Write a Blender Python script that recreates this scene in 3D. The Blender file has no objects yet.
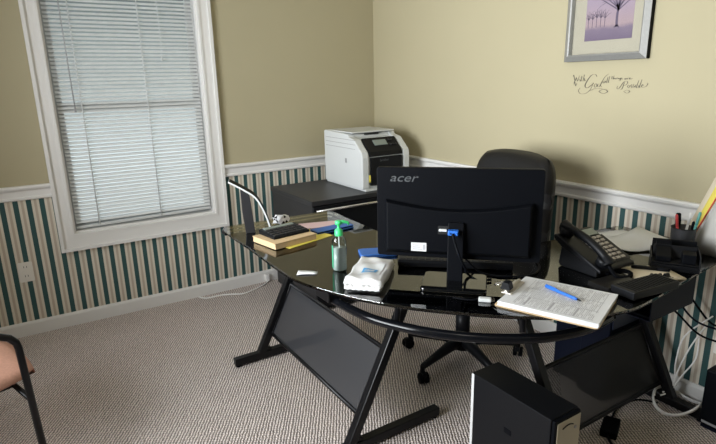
import bpy, bmesh, math, random
from mathutils import Vector, Matrix
random.seed(7)
PI = math.pi
SC = bpy.context.scene
COL = SC.collection

# ------------------------------------------------------------------ materials
MATS = {}
def mat(name, col, rough=0.5, metal=0.0, spec=0.5, noise=0.0, nscale=60.0, bump=0.0, bscale=200.0, coat=0.0, trans=0.0, ior=1.45):
    m = bpy.data.materials.new(name); m.use_nodes = True
    nt = m.node_tree; b = nt.nodes['Principled BSDF']
    b.inputs['Base Color'].default_value = (*col, 1)
    b.inputs['Roughness'].default_value = rough
    b.inputs['Metallic'].default_value = metal
    b.inputs['Specular IOR Level'].default_value = spec
    b.inputs['Coat Weight'].default_value = coat
    b.inputs['Transmission Weight'].default_value = trans
    b.inputs['IOR'].default_value = ior
    if noise or bump:
        tc = nt.nodes.new('ShaderNodeTexCoord')
    if noise:
        n = nt.nodes.new('ShaderNodeTexNoise'); n.inputs['Scale'].default_value = nscale; n.inputs['Detail'].default_value = 4
        nt.links.new(tc.outputs['Object'], n.inputs['Vector'])
        mx = nt.nodes.new('ShaderNodeMix'); mx.data_type = 'RGBA'
        mx.inputs[6].default_value = (*[c*(1-noise) for c in col], 1)
        mx.inputs[7].default_value = (*[min(1, c*(1+noise)) for c in col], 1)
        nt.links.new(n.outputs['Fac'], mx.inputs[0]); nt.links.new(mx.outputs[2], b.inputs['Base Color'])
    if bump:
        n2 = nt.nodes.new('ShaderNodeTexNoise'); n2.inputs['Scale'].default_value = bscale
        nt.links.new(tc.outputs['Object'], n2.inputs['Vector'])
        bp = nt.nodes.new('ShaderNodeBump'); bp.inputs['Strength'].default_value = bump; bp.inputs['Distance'].default_value = 0.002
        nt.links.new(n2.outputs['Fac'], bp.inputs['Height']); nt.links.new(bp.outputs['Normal'], b.inputs['Normal'])
    MATS[name] = m
    return m

def lin(r, g, b):
    f = lambda c: (c/255/12.92) if c/255 <= 0.04045 else ((c/255+0.055)/1.055)**2.4
    return (f(r), f(g), f(b))

M_black = mat('black_metal', (0.005, 0.005, 0.006), 0.32, 0, 0.28)
M_plastic = mat('black_plastic', (0.0055, 0.006, 0.0075), 0.42, noise=0.15, spec=0.22)
M_matte = mat('matte_black', (0.003, 0.0035, 0.005), 0.5, spec=0.08)
M_gloss = mat('gloss_black', (0.004, 0.0045, 0.006), 0.15, spec=0.3)
M_mirror = mat('polished_black', (0.004, 0.0045, 0.005), 0.04, spec=0.6, coat=0.6)
M_leather = mat('black_leather', (0.009, 0.0085, 0.0085), 0.42, spec=0.3, bump=0.3, bscale=120)
M_cabinet = mat('charcoal_laminate', (0.020, 0.020, 0.022), 0.42, noise=0.15, nscale=30)
M_chrome = mat('chrome', (0.75, 0.74, 0.72), 0.22, 1.0)
M_silver = mat('brushed_silver', (0.42, 0.42, 0.41), 0.5, 0.7, noise=0.12, nscale=90)
M_white = mat('white_plastic', (0.63, 0.65, 0.65), 0.45)
M_trim = mat('white_trim_paint', (0.76, 0.75, 0.73), 0.4)
M_paper = mat('white_paper', (0.70, 0.71, 0.725), 0.8, noise=0.03, nscale=25)
M_tissue = mat('white_film_pack', (0.62, 0.62, 0.62), 0.42, bump=0.25, bscale=35)
M_cream = mat('cream_paper', (0.66, 0.58, 0.44), 0.85)
M_tan = mat('tan_card', (0.58, 0.42, 0.24), 0.75, noise=0.12, nscale=80)
M_yellow = mat('yellow_paper', (0.78, 0.66, 0.12), 0.75)
M_green = mat('green_pump', (0.06, 0.62, 0.20), 0.35)
M_dkgreen = mat('green_label', (0.04, 0.30, 0.16), 0.5)
M_blue = mat('blue_vinyl', (0.035, 0.13, 0.42), 0.45)
M_bpen = mat('blue_plastic', (0.03, 0.16, 0.62), 0.35)
M_lblue = mat('blue_label', (0.08, 0.32, 0.62), 0.5)
M_navy = mat('navy_plastic', (0.004, 0.006, 0.015), 0.5, spec=0.15)
M_red = mat('red_plastic', (0.50, 0.05, 0.05), 0.5)
M_pink = mat('pink_card', (0.70, 0.50, 0.50), 0.7)
M_ink = mat('grey_ink', (0.40, 0.40, 0.42), 0.8)
M_ink2 = mat('dark_ink', (0.09, 0.08, 0.06), 0.7)
M_lcd = mat('lcd_glass', (0.22, 0.26, 0.24), 0.15)
M_logo = mat('grey_lettering', (0.075, 0.08, 0.085), 0.4)
M_key = mat('grey_keys', (0.42, 0.38, 0.34), 0.55)
M_dkey = mat('charcoal_keys', (0.028, 0.028, 0.03), 0.55, spec=0.3)
M_label = mat('white_sticker', (0.62, 0.63, 0.63), 0.5)
M_plate = mat('ivory_plate', (0.80, 0.77, 0.71), 0.4)
M_tower = mat('tan_panel', (0.42, 0.38, 0.28), 0.5)
M_peach = mat('peach_fabric', (0.62, 0.34, 0.25), 0.9, noise=0.18, nscale=120, bump=0.4, bscale=300)
M_wcord = mat('white_cord', (0.84, 0.83, 0.81), 0.5)
M_dark = mat('dark_slot', (0.01, 0.01, 0.01), 0.8)
M_ceil = mat('ceiling_paint', (0.75, 0.73, 0.68), 0.9)
M_mat_board = mat('cream_mat_board', (0.52, 0.485, 0.38), 0.85)
M_tree = mat('violet_grey_ink', (0.15, 0.12, 0.18), 0.8)
M_sash = mat('sash_paint', (0.46, 0.47, 0.47), 0.5)
M_grey = mat('grey_paint', (0.30, 0.30, 0.31), 0.5)

def wall_mat(name, axis, phase, period, sgn=1):
    m = bpy.data.materials.new(name); m.use_nodes = True
    nt = m.node_tree; N = nt.nodes; L = nt.links; b = N['Principled BSDF']
    b.inputs['Roughness'].default_value = 0.75; b.inputs['Specular IOR Level'].default_value = 0.25
    tc = N.new('ShaderNodeTexCoord'); sx = N.new('ShaderNodeSeparateXYZ'); L.new(tc.outputs['Object'], sx.inputs[0])
    def math_(op, a, v):
        q = N.new('ShaderNodeMath'); q.operation = op; L.new(a, q.inputs[0]); q.inputs[1].default_value = v; return q.outputs[0]
    u = math_('SUBTRACT', sx.outputs[axis], phase); u = math_('DIVIDE', u, period); 
    fr = N.new('ShaderNodeMath'); fr.operation = 'FLOORED_MODULO'; L.new(u, fr.inputs[0]); fr.inputs[1].default_value = 1.0
    cr = N.new('ShaderNodeValToRGB'); cr.color_ramp.interpolation = 'CONSTANT'
    G = (0.042, 0.098, 0.098, 1); C = (0.70, 0.65, 0.55, 1); T = (0.53, 0.45, 0.36, 1)
    e = cr.color_ramp.elements
    e[0].position = 0; e[0].color = G; e[1].position = 0.20; e[1].color = C
    for p, c in ((0.40, T), (0.60, C), (0.80, G)):
        k = e.new(p); k.color = c
    L.new(fr.outputs[0], cr.inputs[0])
    # beige paint above the rail, with the faint unevenness of rolled paint
    n = N.new('ShaderNodeTexNoise'); n.inputs['Scale'].default_value = 2.5; L.new(tc.outputs['Object'], n.inputs['Vector'])
    pm = N.new('ShaderNodeMix'); pm.data_type = 'RGBA'
    pm.inputs[6].default_value = (0.420, 0.376, 0.248, 1); pm.inputs[7].default_value = (0.445, 0.398, 0.264, 1)
    L.new(n.outputs['Fac'], pm.inputs[0])
    gt = N.new('ShaderNodeMath'); gt.operation = 'GREATER_THAN'; L.new(sx.outputs[2], gt.inputs[0]); gt.inputs[1].default_value = 0.845
    mx = N.new('ShaderNodeMix'); mx.data_type = 'RGBA'
    L.new(gt.outputs[0], mx.inputs[0]); L.new(cr.outputs[0], mx.inputs[6]); L.new(pm.outputs[2], mx.inputs[7])
    L.new(mx.outputs[2], b.inputs['Base Color'])
    n2 = N.new('ShaderNodeTexNoise'); n2.inputs['Scale'].default_value = 260; L.new(tc.outputs['Object'], n2.inputs['Vector'])
    bp = N.new('ShaderNodeBump'); bp.inputs['Strength'].default_value = 0.08; bp.inputs['Distance'].default_value = 0.001
    L.new(n2.outputs['Fac'], bp.inputs['Height']); L.new(bp.outputs['Normal'], b.inputs['Normal'])
    return m
M_wall_x = wall_mat('wall_striped_along_x', 0, -2.0444, 0.06423)
M_wall_y = wall_mat('wall_striped_along_y', 1, -1.7015, 0.06343)

def carpet_mat():
    m = bpy.data.materials.new('loop_carpet'); m.use_nodes = True
    nt = m.node_tree; N = nt.nodes; L = nt.links; b = N['Principled BSDF']
    b.inputs['Roughness'].default_value = 0.95; b.inputs['Specular IOR Level'].default_value = 0.1
    tc = N.new('ShaderNodeTexCoord'); mp = N.new('ShaderNodeMapping'); mp.vector_type = 'POINT'
    mp.inputs['Rotation'].default_value = (0, 0, math.radians(31.6))
    L.new(tc.outputs['Object'], mp.inputs['Vector'])
    nz = N.new('ShaderNodeTexNoise'); nz.inputs['Scale'].default_value = 45; nz.inputs['Detail'].default_value = 2
    L.new(mp.outputs[0], nz.inputs['Vector'])
    dist = N.new('ShaderNodeMix'); dist.data_type = 'RGBA'; dist.blend_type = 'LINEAR_LIGHT'; dist.inputs[0].default_value = 0.006
    L.new(mp.outputs[0], dist.inputs[6]); L.new(nz.outputs['Color'], dist.inputs[7])
    def wave(direction, scale):
        w = N.new('ShaderNodeTexWave'); w.wave_type = 'BANDS'; w.bands_direction = direction; w.wave_profile = 'SIN'
        w.inputs['Scale'].default_value = scale; w.inputs['Distortion'].default_value = 0
        L.new(dist.outputs[2], w.inputs['Vector']); return w
    w1 = wave('X', 0.3142/0.0125); w2 = wave('Y', 0.3142/0.0145)
    mul = N.new('ShaderNodeMath'); mul.operation = 'MULTIPLY_ADD'; L.new(w2.outputs['Fac'], mul.inputs[0]); mul.inputs[1].default_value = 0.55; mul.inputs[2].default_value = 0.45
    h = N.new('ShaderNodeMath'); h.operation = 'MULTIPLY'; L.new(w1.outputs['Fac'], h.inputs[0]); L.new(mul.outputs[0], h.inputs[1])
    n2 = N.new('ShaderNodeTexNoise'); n2.inputs['Scale'].default_value = 140; n2.inputs['Detail'].default_value = 3
    L.new(tc.outputs['Object'], n2.inputs['Vector'])
    ad = N.new('ShaderNodeMath'); ad.operation = 'MULTIPLY_ADD'; L.new(n2.outputs['Fac'], ad.inputs[0]); ad.inputs[1].default_value = 0.75; L.new(h.outputs[0], ad.inputs[2])
    cr = N.new('ShaderNodeValToRGB'); e = cr.color_ramp.elements
    e[0].position = 0.28; e[0].color = (0.140, 0.117, 0.108, 1); e[1].position = 1.15; e[1].color = (0.85, 0.75, 0.70, 1)
    e[1].position = 1.0
    L.new(ad.outputs[0], cr.inputs[0]); L.new(cr.outputs[0], b.inputs['Base Color'])
    bp = N.new('ShaderNodeBump'); bp.inputs['Strength'].default_value = 0.8; bp.inputs['Distance'].default_value = 0.005
    L.new(ad.outputs[0], bp.inputs['Height']); L.new(bp.outputs['Normal'], b.inputs['Normal'])
    return m
M_carpet = carpet_mat()

def tinted_glass(name, tint, ior, gloss=(1, 1, 1)):
    m = bpy.data.materials.new(name); m.use_nodes = True
    nt = m.node_tree; N = nt.nodes; L = nt.links
    N.remove(N['Principled BSDF'])
    t = N.new('ShaderNodeBsdfTransparent'); t.inputs[0].default_value = (*tint, 1)
    g = N.new('ShaderNodeBsdfGlossy'); g.inputs['Roughness'].default_value = 0.015; g.inputs[0].default_value = (*gloss, 1)
    f = N.new('ShaderNodeFresnel'); f.inputs['IOR'].default_value = ior
    mx = N.new('ShaderNodeMixShader'); L.new(f.outputs[0], mx.inputs[0]); L.new(t.outputs[0], mx.inputs[1]); L.new(g.outputs[0], mx.inputs[2])
    L.new(mx.outputs[0], N['Material Output'].inputs[0])
    return m
M_deskglass = tinted_glass('smoked_glass', (0.74, 0.73, 0.62), 1.95)
M_pane = tinted_glass('window_glass', (0.93, 0.96, 0.96), 1.45)
M_clear = tinted_glass('clear_bottle', (0.90, 0.94, 0.92), 1.4)
M_picglass = tinted_glass('picture_glass', (0.96, 0.96, 0.96), 1.3)

def sheer(name, col, cover, scale=900.0, rough=0.6):
    m = bpy.data.materials.new(name); m.use_nodes = True
    nt = m.node_tree; N = nt.nodes; L = nt.links; b = N['Principled BSDF']
    b.inputs['Base Color'].default_value = (*col, 1); b.inputs['Roughness'].default_value = rough
    t = N.new('ShaderNodeBsdfTransparent'); mx = N.new('ShaderNodeMixShader'); mx.inputs[0].default_value = cover
    L.new(t.outputs[0], mx.inputs[1]); L.new(b.outputs[0], mx.inputs[2]); L.new(mx.outputs[0], N['Material Output'].inputs[0])
    return m
M_mesh = sheer('black_mesh', (0.020, 0.021, 0.025), 0.92)
M_mesh2 = sheer('sheer_black_mesh', (0.006, 0.006, 0.006), 0.87)

def slat_mat():
    m = bpy.data.materials.new('blind_slats'); m.use_nodes = True
    nt = m.node_tree; N = nt.nodes; L = nt.links; b = N['Principled BSDF']
    b.inputs['Base Color'].default_value = (0.74, 0.75, 0.745, 1); b.inputs['Roughness'].default_value = 0.4
    t = N.new('ShaderNodeBsdfTranslucent'); t.inputs[0].default_value = (0.66, 0.68, 0.68, 1)
    mx = N.new('ShaderNodeMixShader'); mx.inputs[0].default_value = 0.10
    L.new(b.outputs[0], mx.inputs[1]); L.new(t.outputs[0], mx.inputs[2]); L.new(mx.outputs[0], N['Material Output'].inputs[0])
    return m
M_slat = slat_mat()

def print_mat():
    # the printed dusk picture: mauve sky over a violet ground, part of the print itself
    m = bpy.data.materials.new('dusk_print'); m.use_nodes = True
    nt = m.node_tree; N = nt.nodes; L = nt.links; b = N['Principled BSDF']; b.inputs['Roughness'].default_value = 0.7
    tc = N.new('ShaderNodeTexCoord'); sx = N.new('ShaderNodeSeparateXYZ'); L.new(tc.outputs['Generated'], sx.inputs[0])
    nz = N.new('ShaderNodeTexNoise'); nz.inputs['Scale'].default_value = 9; L.new(tc.outputs['Generated'], nz.inputs['Vector'])
    a = N.new('ShaderNodeMath'); a.operation = 'MULTIPLY_ADD'; L.new(nz.outputs['Fac'], a.inputs[0]); a.inputs[1].default_value = 0.06; L.new(sx.outputs[2], a.inputs[2])
    cr = N.new('ShaderNodeValToRGB'); e = cr.color_ramp.elements
    e[0].position = 0.0; e[0].color = (0.17, 0.13, 0.20, 1); e[1].position = 1.0; e[1].color = (0.45, 0.38, 0.46, 1)
    for p, c in ((0.17, (0.23, 0.18, 0.25, 1)), (0.23, (0.44, 0.33, 0.35, 1)), (0.45, (0.42, 0.33, 0.40, 1)), (0.7, (0.36, 0.30, 0.40, 1))):
        k = e.new(p); k.color = c
    L.new(a.outputs[0], cr.inputs[0]); L.new(cr.outputs[0], b.inputs['Base Color'])
    return m
M_print = print_mat()

# ------------------------------------------------------------------ geometry helpers
def BM(): return bmesh.new()

def box(bm, c, s, rz=0.0, rx=0.0, ry=0.0, mi=0):
    m = Matrix.Translation(c) @ Matrix.Rotation(rz, 4, 'Z') @ Matrix.Rotation(ry, 4, 'Y') @ Matrix.Rotation(rx, 4, 'X') @ Matrix.Diagonal((*s, 1))
    r = bmesh.ops.create_cube(bm, size=1.0, matrix=m)
    for f in {f for v in r['verts'] for f in v.link_faces}: f.material_index = mi
    return r['verts']

def span(bm, a, b, mi=0):
    c = [(a[i]+b[i])/2 for i in range(3)]; s = [abs(b[i]-a[i]) for i in range(3)]
    return box(bm, c, s, mi=mi)

def tube(bm, pts, r, n=8, closed=False, square=False, up=None, mi=0):
    pts = [Vector(p) for p in pts]
    rr = r if isinstance(r, (list, tuple)) else [r]*len(pts)
    if square: n = 4
    k = len(pts); rings = []
    prev = None
    for i, p in enumerate(pts):
        a = pts[(i-1) % k] if (closed or i > 0) else p
        b = pts[(i+1) % k] if (closed or i < k-1) else p
        t = (b-a).normalized() if (b-a).length > 1e-9 else Vector((0, 0, 1))
        if prev is None:
            ref = Vector(up) if up else (Vector((0, 0, 1)) if abs(t.z) < 0.9 else Vector((1, 0, 0)))
            u = (ref - t*ref.dot(t)).normalized()
        else:
            u = (prev - t*prev.dot(t)).normalized()
        prev = u; v = t.cross(u)
        off = PI/4 if square else 0
        s = rr[i]*(math.sqrt(2) if square else 1)
        # widen mitred corners
        if 0 < i < k-1 or closed:
            d1 = (p-a).normalized(); d2 = (b-p).normalized()
            cs = max(0.6, math.sqrt(max(0, (1+d1.dot(d2))/2)))
        else: cs = 1
        rings.append([bm.verts.new(p + (u*math.cos(off+2*PI*j/n) + v*math.sin(off+2*PI*j/n))*s) for j in range(n)])
    m = k if closed else k-1
    for i in range(m):
        A = rings[i]; B = rings[(i+1) % k]
        for j in range(n):
            f = bm.faces.new((A[j], A[(j+1) % n], B[(j+1) % n], B[j])); f.material_index = mi; f.smooth = not square
    if not closed:
        f = bm.faces.new(rings[0][::-1]); f.material_index = mi
        f = bm.faces.new(rings[-1]); f.material_index = mi

def lathe(bm, prof, n=24, c=(0, 0, 0), mi=0, sx=1.0, sy=1.0):
    rings = []
    for r, z in prof:
        rings.append([bm.verts.new((c[0]+sx*r*math.cos(2*PI*j/n), c[1]+sy*r*math.sin(2*PI*j/n), c[2]+z)) for j in range(n)])
    for A, B in zip(rings, rings[1:]):
        for j in range(n):
            f = bm.faces.new((A[j], A[(j+1) % n], B[(j+1) % n], B[j])); f.smooth = True; f.material_index = mi
    f = bm.faces.new(rings[0][::-1]); f.material_index = mi
    f = bm.faces.new(rings[-1]); f.material_index = mi

def prism(bm, poly, z0, z1, tf=None, mi=0):
    """polygon in (a,b) extruded along c; tf maps (a,b,c) to xyz"""
    tf = tf or (lambda a, b, c: (a, b, c))
    A = [bm.verts.new(tf(a, b, z0)) for a, b in poly]; B = [bm.verts.new(tf(a, b, z1)) for a, b in poly]
    n = len(poly)
    for fs in [A[::-1], B] + [[A[j], A[(j+1) % n], B[(j+1) % n], B[j]] for j in range(n)]:
        f = bm.faces.new(fs); f.material_index = mi

def grid(bm, fn, nu, nv, mi=0, smooth=True):
    V = [[bm.verts.new(fn(i/nu, j/nv)) for j in range(nv+1)] for i in range(nu+1)]
    for i in range(nu):
        for j in range(nv):
            f = bm.faces.new((V[i][j], V[i+1][j], V[i+1][j+1], V[i][j+1])); f.smooth = smooth; f.material_index = mi
    return V

def rounded(w, h, r, n=5, cx=0, cy=0):
    out = []
    for qx, qy, a0 in ((1, 1, 0), (-1, 1, 90), (-1, -1, 180), (1, -1, 270)):
        for i in range(n+1):
            a = math.radians(a0 + 90*i/n)
            out.append((cx+qx*(w/2-r)+r*math.cos(a), cy+qy*(h/2-r)+r*math.sin(a)))
    return out

def spline(pts, n=8, closed=False):
    P = [Vector(p) for p in pts]; k = len(P); out = []
    rng = range(k if closed else k-1)
    for i in rng:
        p0 = P[(i-1) % k] if closed or i > 0 else P[i]
        p1 = P[i]; p2 = P[(i+1) % k]
        p3 = P[(i+2) % k] if closed or i+2 < k else P[i+1]
        for j in range(n):
            t = j/n
            out.append(0.5*((2*p1)+(p2-p0)*t+(2*p0-5*p1+4*p2-p3)*t*t+(-p0+3*p1-3*p2+p3)*t**3))
    if not closed: out.append(P[-1].copy())
    return out

def link(name, bm, m, parent=None, bevel=0.0, seg=2, smooth=False, world=False, subsurf=0):
    bmesh.ops.recalc_face_normals(bm, faces=bm.faces)
    me = bpy.data.meshes.new(name)
    if world and parent is not None:
        base = parent
        off = Vector((0, 0, 0))
        while base is not None: off += Vector(base.location); base = base.parent
        for v in bm.verts: v.co -= off
    if smooth:
        for f in bm.faces: f.smooth = True
    bm.to_mesh(me); bm.free()
    for q in (m if isinstance(m, (list, tuple)) else [m]): me.materials.append(q)
    o = bpy.data.objects.new(name, me); COL.objects.link(o)
    if parent is not None: o.parent = parent
    if bevel:
        b = o.modifiers.new('bevel', 'BEVEL'); b.width = bevel; b.segments = seg; b.limit_method = 'ANGLE'; b.angle_limit = math.radians(40)
        b.harden_normals = False
    if subsurf:
        s = o.modifiers.new('subdivision', 'SUBSURF'); s.levels = subsurf; s.render_levels = subsurf
    return o

def tag(o, label, cat=None, group=None):
    o['label'] = label
    if cat: o['category'] = cat
    if group: o['group'] = group
    return o

def thing(name, label, cat, loc=(0, 0, 0), rz=0.0, group=None):
    o = bpy.data.objects.new(name, None); COL.objects.link(o)
    o.location = loc; o.rotation_euler = (0, 0, rz); o.empty_display_size = 0.1
    return tag(o, label, cat, group)

def struct(name, bm, m, parent=None, **k):
    o = link(name, bm, m, parent, **k)
    if parent is None: o['kind'] = 'structure'
    return o

def lettering(body, size, shear=0.0, extrude=0.0006, sx=1.0):
    """mesh of raised lettering, centred, in the XY plane"""
    cu = bpy.data.curves.new('lettering', 'FONT'); cu.body = body; cu.size = size; cu.shear = shear; cu.extrude = extrude
    cu.align_x = 'CENTER'; cu.align_y = 'CENTER'; cu.resolution_u = 4
    ob = bpy.data.objects.new('lettering', cu); COL.objects.link(ob)
    dg = bpy.context.evaluated_depsgraph_get(); dg.update()
    me = bpy.data.meshes.new_from_object(ob.evaluated_get(dg))
    bm = BM(); bm.from_mesh(me)
    bpy.data.objects.remove(ob); bpy.data.curves.remove(cu); bpy.data.meshes.remove(me)
    for v in bm.verts: v.co.x *= sx
    return bm

def solid(bm, t):
    bm.normal_update()
    bmesh.ops.solidify(bm, geom=bm.faces[:], thickness=t)

def move(bm, M):
    bmesh.ops.transform(bm, matrix=M, verts=bm.verts)
    return bm
DAY1, DAY2, LAMP, SKY, EXPO = 49.0, 9.0, 2.5, 0.9, 0.6

# ------------------------------------------------------------------ the room
X0, Y0, ZC = -3.7, -5.3, 2.45
bm = BM(); span(bm, (X0-.1, Y0-.1, -.08), (.1, .1, 0)); struct('floor', bm, M_carpet)
bm = BM(); span(bm, (X0-.1, Y0-.1, ZC), (.1, .1, ZC+.08)); struct('ceiling', bm, M_ceil)
WX0, WX1, WZ0, WZ1 = -2.165, -1.312, 0.568, 2.03
def wall_with_hole(name, lo, hi, h0, h1, m, axis):
    """axis 0: wall runs along x (lo..hi in x), y range fixed; axis 1: runs along y"""
    bm = BM()
    (a0, t0), (a1, t1) = lo, hi
    def s(a, b, z0, z1):
        if axis == 0: span(bm, (a, t0, z0), (b, t1, z1))
        else: span(bm, (t0, a, z0), (t1, b, z1))
    if h0 is None: s(a0, a1, 0, ZC)
    else:
        s(a0, h0[0], 0, ZC); s(h1[0], a1, 0, ZC); s(h0[0], h1[0], 0, h0[1]); s(h0[0], h1[0], h1[1], ZC)
    return struct(name, bm, m)
wall_with_hole('wall_back', (X0-.1, 0), (.1, .1), (WX0, WZ0), (WX1, WZ1), M_wall_x, 0)
wall_with_hole('wall_right', (Y0-.1, 0), (0, .1), None, None, M_wall_y, 1)
FX0, FX1, FZ0, FZ1 = -2.70, -1.10, 0.72, 2.10       # window in the left wall, behind the camera (FX = world y)
wall_with_hole('wall_left', (Y0-.1, X0-.1), (0, X0), (FX0, FZ0), (FX1, FZ1), M_wall_y, 1)
wall_with_hole('wall_front', (X0, Y0-.1), (0, Y0), None, None, M_wall_x, 0)

def frame_xz(bm, o, i, y0, y1):
    """picture-frame solid: outer rect o=(x0,z0,x1,z1), inner rect i, from y0 to y1, mitred"""
    oc = [(o[0], o[1]), (o[2], o[1]), (o[2], o[3]), (o[0], o[3])]; ic = [(i[0], i[1]), (i[2], i[1]), (i[2], i[3]), (i[0], i[3])]
    for k in range(4):
        a, b = oc[k], oc[(k+1) % 4]; c, d = ic[(k+1) % 4], ic[k]
        prism(bm, [a, b, c, d], y0, y1, tf=lambda p, q, r: (p, r, q))

def build_window(name, x0, x1, z0, z1, yw, out, cs, cb):
    """yw: room face of the wall, out: +1 when outdoors lies at larger y"""
    bm = BM(); e = 0.0005*out
    O = (x0-cs, z0-cb, x1+cs, z1+cs); I = (x0, z0, x1, z1)
    frame_xz(bm, O, I, yw-e, yw-.018*out)
    b = .018
    frame_xz(bm, O, (O[0]+b, O[1]+b, O[2]-b, O[3]-b), yw-.018*out, yw-.030*out)
    frame_xz(bm, (x0-.014, z0-.014, x1+.014, z1+.014), I, yw-.018*out, yw-.023*out)
    w = struct(name, bm, M_trim)
    bm = BM(); frame_xz(bm, I, (x0+.012, z0+.012, x1-.012, z1-.012), yw, yw+.098*out); link('jamb', bm, M_trim, w)
    zm = (z0+z1)/2
    bm = BM(); frame_xz(bm, (x0+.012, zm-.02, x1-.012, z1-.012), (x0+.05, zm+.02, x1-.05, z1-.05), yw+.07*out, yw+.09*out); s1 = link('upper_sash', bm, M_sash, w)
    bm = BM(); frame_xz(bm, (x0+.012, z0+.012, x1-.012, zm+.02), (x0+.05, z0+.055, x1-.05, zm-.02), yw+.045*out, yw+.068*out); s2 = link('lower_sash', bm, M_sash, w)
    bm = BM(); span(bm, (x0+.048, yw+.078*out, zm+.018), (x1-.048, yw+.081*out, z1-.048)); link('pane', bm, M_pane, s1)
    bm = BM(); span(bm, (x0+.048, yw+.055*out, z0+.053), (x1-.048, yw+.058*out, zm-.018)); link('pane', bm, M_pane, s2)
    return w
build_window('window_1', WX0, WX1, WZ0, WZ1, 0.0, 1, .082, .10)
w2 = build_window('window_2', FX0, FX1, FZ0, FZ1, 0.0, 1, .08, .09); w2.location = (X0, 0, 0); w2.rotation_euler = (0, 0, PI/2)

# chair rail: a flat band, a cove and a projecting cap, swept along the wall
def rail_profile():   # (distance from wall, z)
    return [(0.0, .803), (.012, .803), (.017, .808), (.017, .817), (.010, .823), (.010, .853), (.016, .860), (.026, .866), (.028, .876), (.024, .884), (0.0, .884)]
def base_profile():
    return [(0.0, 0.0), (.014, 0.0), (.014, .070), (.009, .080), (.006, .084), (0.0, .084)]
def run(bm, prof, a, b, axis, wall, sg):
    if axis == 0: tf = lambda d, z, t: (t, wall+sg*d, z)
    else: tf = lambda d, z, t: (wall+sg*d, t, z)
    prism(bm, prof, a, b, tf)
e = 0.0005
bm = BM(); run(bm, rail_profile(), X0, WX0-.082, 0, -e, -1); run(bm, rail_profile(), WX1+.082, -.0005, 0, -e, -1); struct('trim_1', bm, M_trim)
bm = BM(); run(bm, rail_profile(), Y0, -.03, 1, -e, -1); struct('trim_2', bm, M_trim)
bm = BM(); run(bm, rail_profile(), Y0, FX0-.081, 1, X0+e, 1); run(bm, rail_profile(), FX1+.081, -.03, 1, X0+e, 1); struct('trim_3', bm, M_trim)
bm = BM(); run(bm, base_profile(), X0, 0, 0, -e, -1); struct('baseboard_back', bm, M_trim)
bm = BM(); run(bm, base_profile(), Y0, -.015, 1, -e, -1); struct('baseboard_right', bm, M_trim)
bm = BM(); run(bm, base_profile(), Y0, -.015, 1, X0+e, 1); struct('baseboard_left', bm, M_trim)
bm = BM(); run(bm, base_profile(), X0+.015, -.015, 0, Y0+e, 1); struct('baseboard_front', bm, M_trim)

# ------------------------------------------------------------------ window blind
bl = thing('window_blind', 'white slatted blind lowered inside the window frame', 'blind', ((WX0+WX1)/2, 0.022, WZ1-.02))
bx0, bx1 = WX0+.018, WX1-.020
bm = BM(); span(bm, (bx0, .006, WZ1-.052), (bx1, .040, WZ1-.013)); link('headrail', bm, M_white, bl, .003, world=True)
bm = BM(); z = WZ1-.068; k = 0; pitch = .0222
while z > WZ0+.045:
    # each slat is a shallow arc, tilted almost closed
    a = math.radians(36 + 2.5*math.sin(k*1.7)); c, s = math.cos(a), math.sin(a)
    def fn(u, v):
        q = (v-.5)*.026; crown = .0022*(1-(2*v-1)**2)
        yy = q*c - crown*s; zz = q*s + crown*c
        return (bx0+.002+u*(bx1-bx0-.004), .023+yy, z+zz)
    grid(bm, fn, 1, 4)
    z -= pitch; k += 1
zb = z
link('slats', bm, M_slat, bl, world=True)
# the bottom rail hangs a little out of true
bm = BM(); box(bm, ((bx0+bx1)/2, .023, WZ0+.033), (bx1-bx0, .024, .016), ry=math.radians(-0.6)); link('bottom_rail', bm, M_white, bl, .003, world=True)
for fx in (.155, .60):
    x = bx0+fx*(bx1-bx0)
    bm = BM(); tube(bm, [(x, .0075, WZ1-.05), (x, .0075, WZ0+.03)], .0030, 6); tube(bm, [(x+.006, .0385, WZ1-.05), (x+.006, .0385, WZ0+.03)], .0014, 6)
    link('ladder_cord', bm, M_white, bl, world=True)
bm = BM(); x = bx0+.085; tube(bm, [(x, .000, WZ1-.05), (x+.004, -.002, 1.30)], .0028, 6); tube(bm, [(x+.004, -.002, 1.30), (x+.004, -.002, 1.27)], .005, 8); link('tilt_wand', bm, M_grey, bl, world=True)
bm = BM(); x = bx1-.215; tube(bm, spline([(x, .002, WZ1-.05), (x+.003, 0, 1.7), (x-.002, 0, 1.58)]), .0015, 6); tube(bm, [(x-.002, 0, 1.58), (x-.002, 0, 1.55)], [.003, .006], 8); link('lift_cord', bm, M_white, bl, world=True)

# ------------------------------------------------------------------ wall outlet and cord at the baseboard
op = thing('wall_outlet', 'ivory duplex wall outlet on striped wall left of window', 'outlet', (-2.44, 0, .386))
bm = BM(); prism(bm, rounded(.074, .118, .006), 0, .006, tf=lambda a, b, c: (a, -.0005-c, b)); link('cover_plate', bm, M_plate, op, .002)
for dz in (.027, -.027):
    bm = BM(); prism(bm, rounded(.034, .034, .014), .0061, .0085, tf=lambda a, b, c: (a, -.0005-c, b+dz))
    r = link('receptacle', bm, M_plate, op)
    for sx in (-.007, .007):
        bm = BM(); span(bm, (sx-.0012, -.0094, dz-.001), (sx+.0012, -.0089, dz+.010)); link('slot', bm, M_dark, r)
cd = thing('extension_cable', 'white cable lying along the baseboard below the window', 'cable', (-1.2, -.1, 0))
bm = BM(); tube(bm, spline([(-.985, -.035, .035), (-.99, -.045, .008), (-1.05, -.088, .006), (-1.13, -.125, .006), (-1.215, -.150, .006), (-1.30, -.105, .006), (-1.37, -.085, .006), (-1.445, -.082, .006), (-1.478, -.05, .007), (-1.485, -.028, .006)], 6), .0052, 8); link('cable', bm, M_wcord, cd, world=True)
bm = BM(); span(bm, (-1.0, -.045, .012), (-.97, -.0155, .060)); link('plug', bm, M_wcord, cd, .004, world=True)

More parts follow.
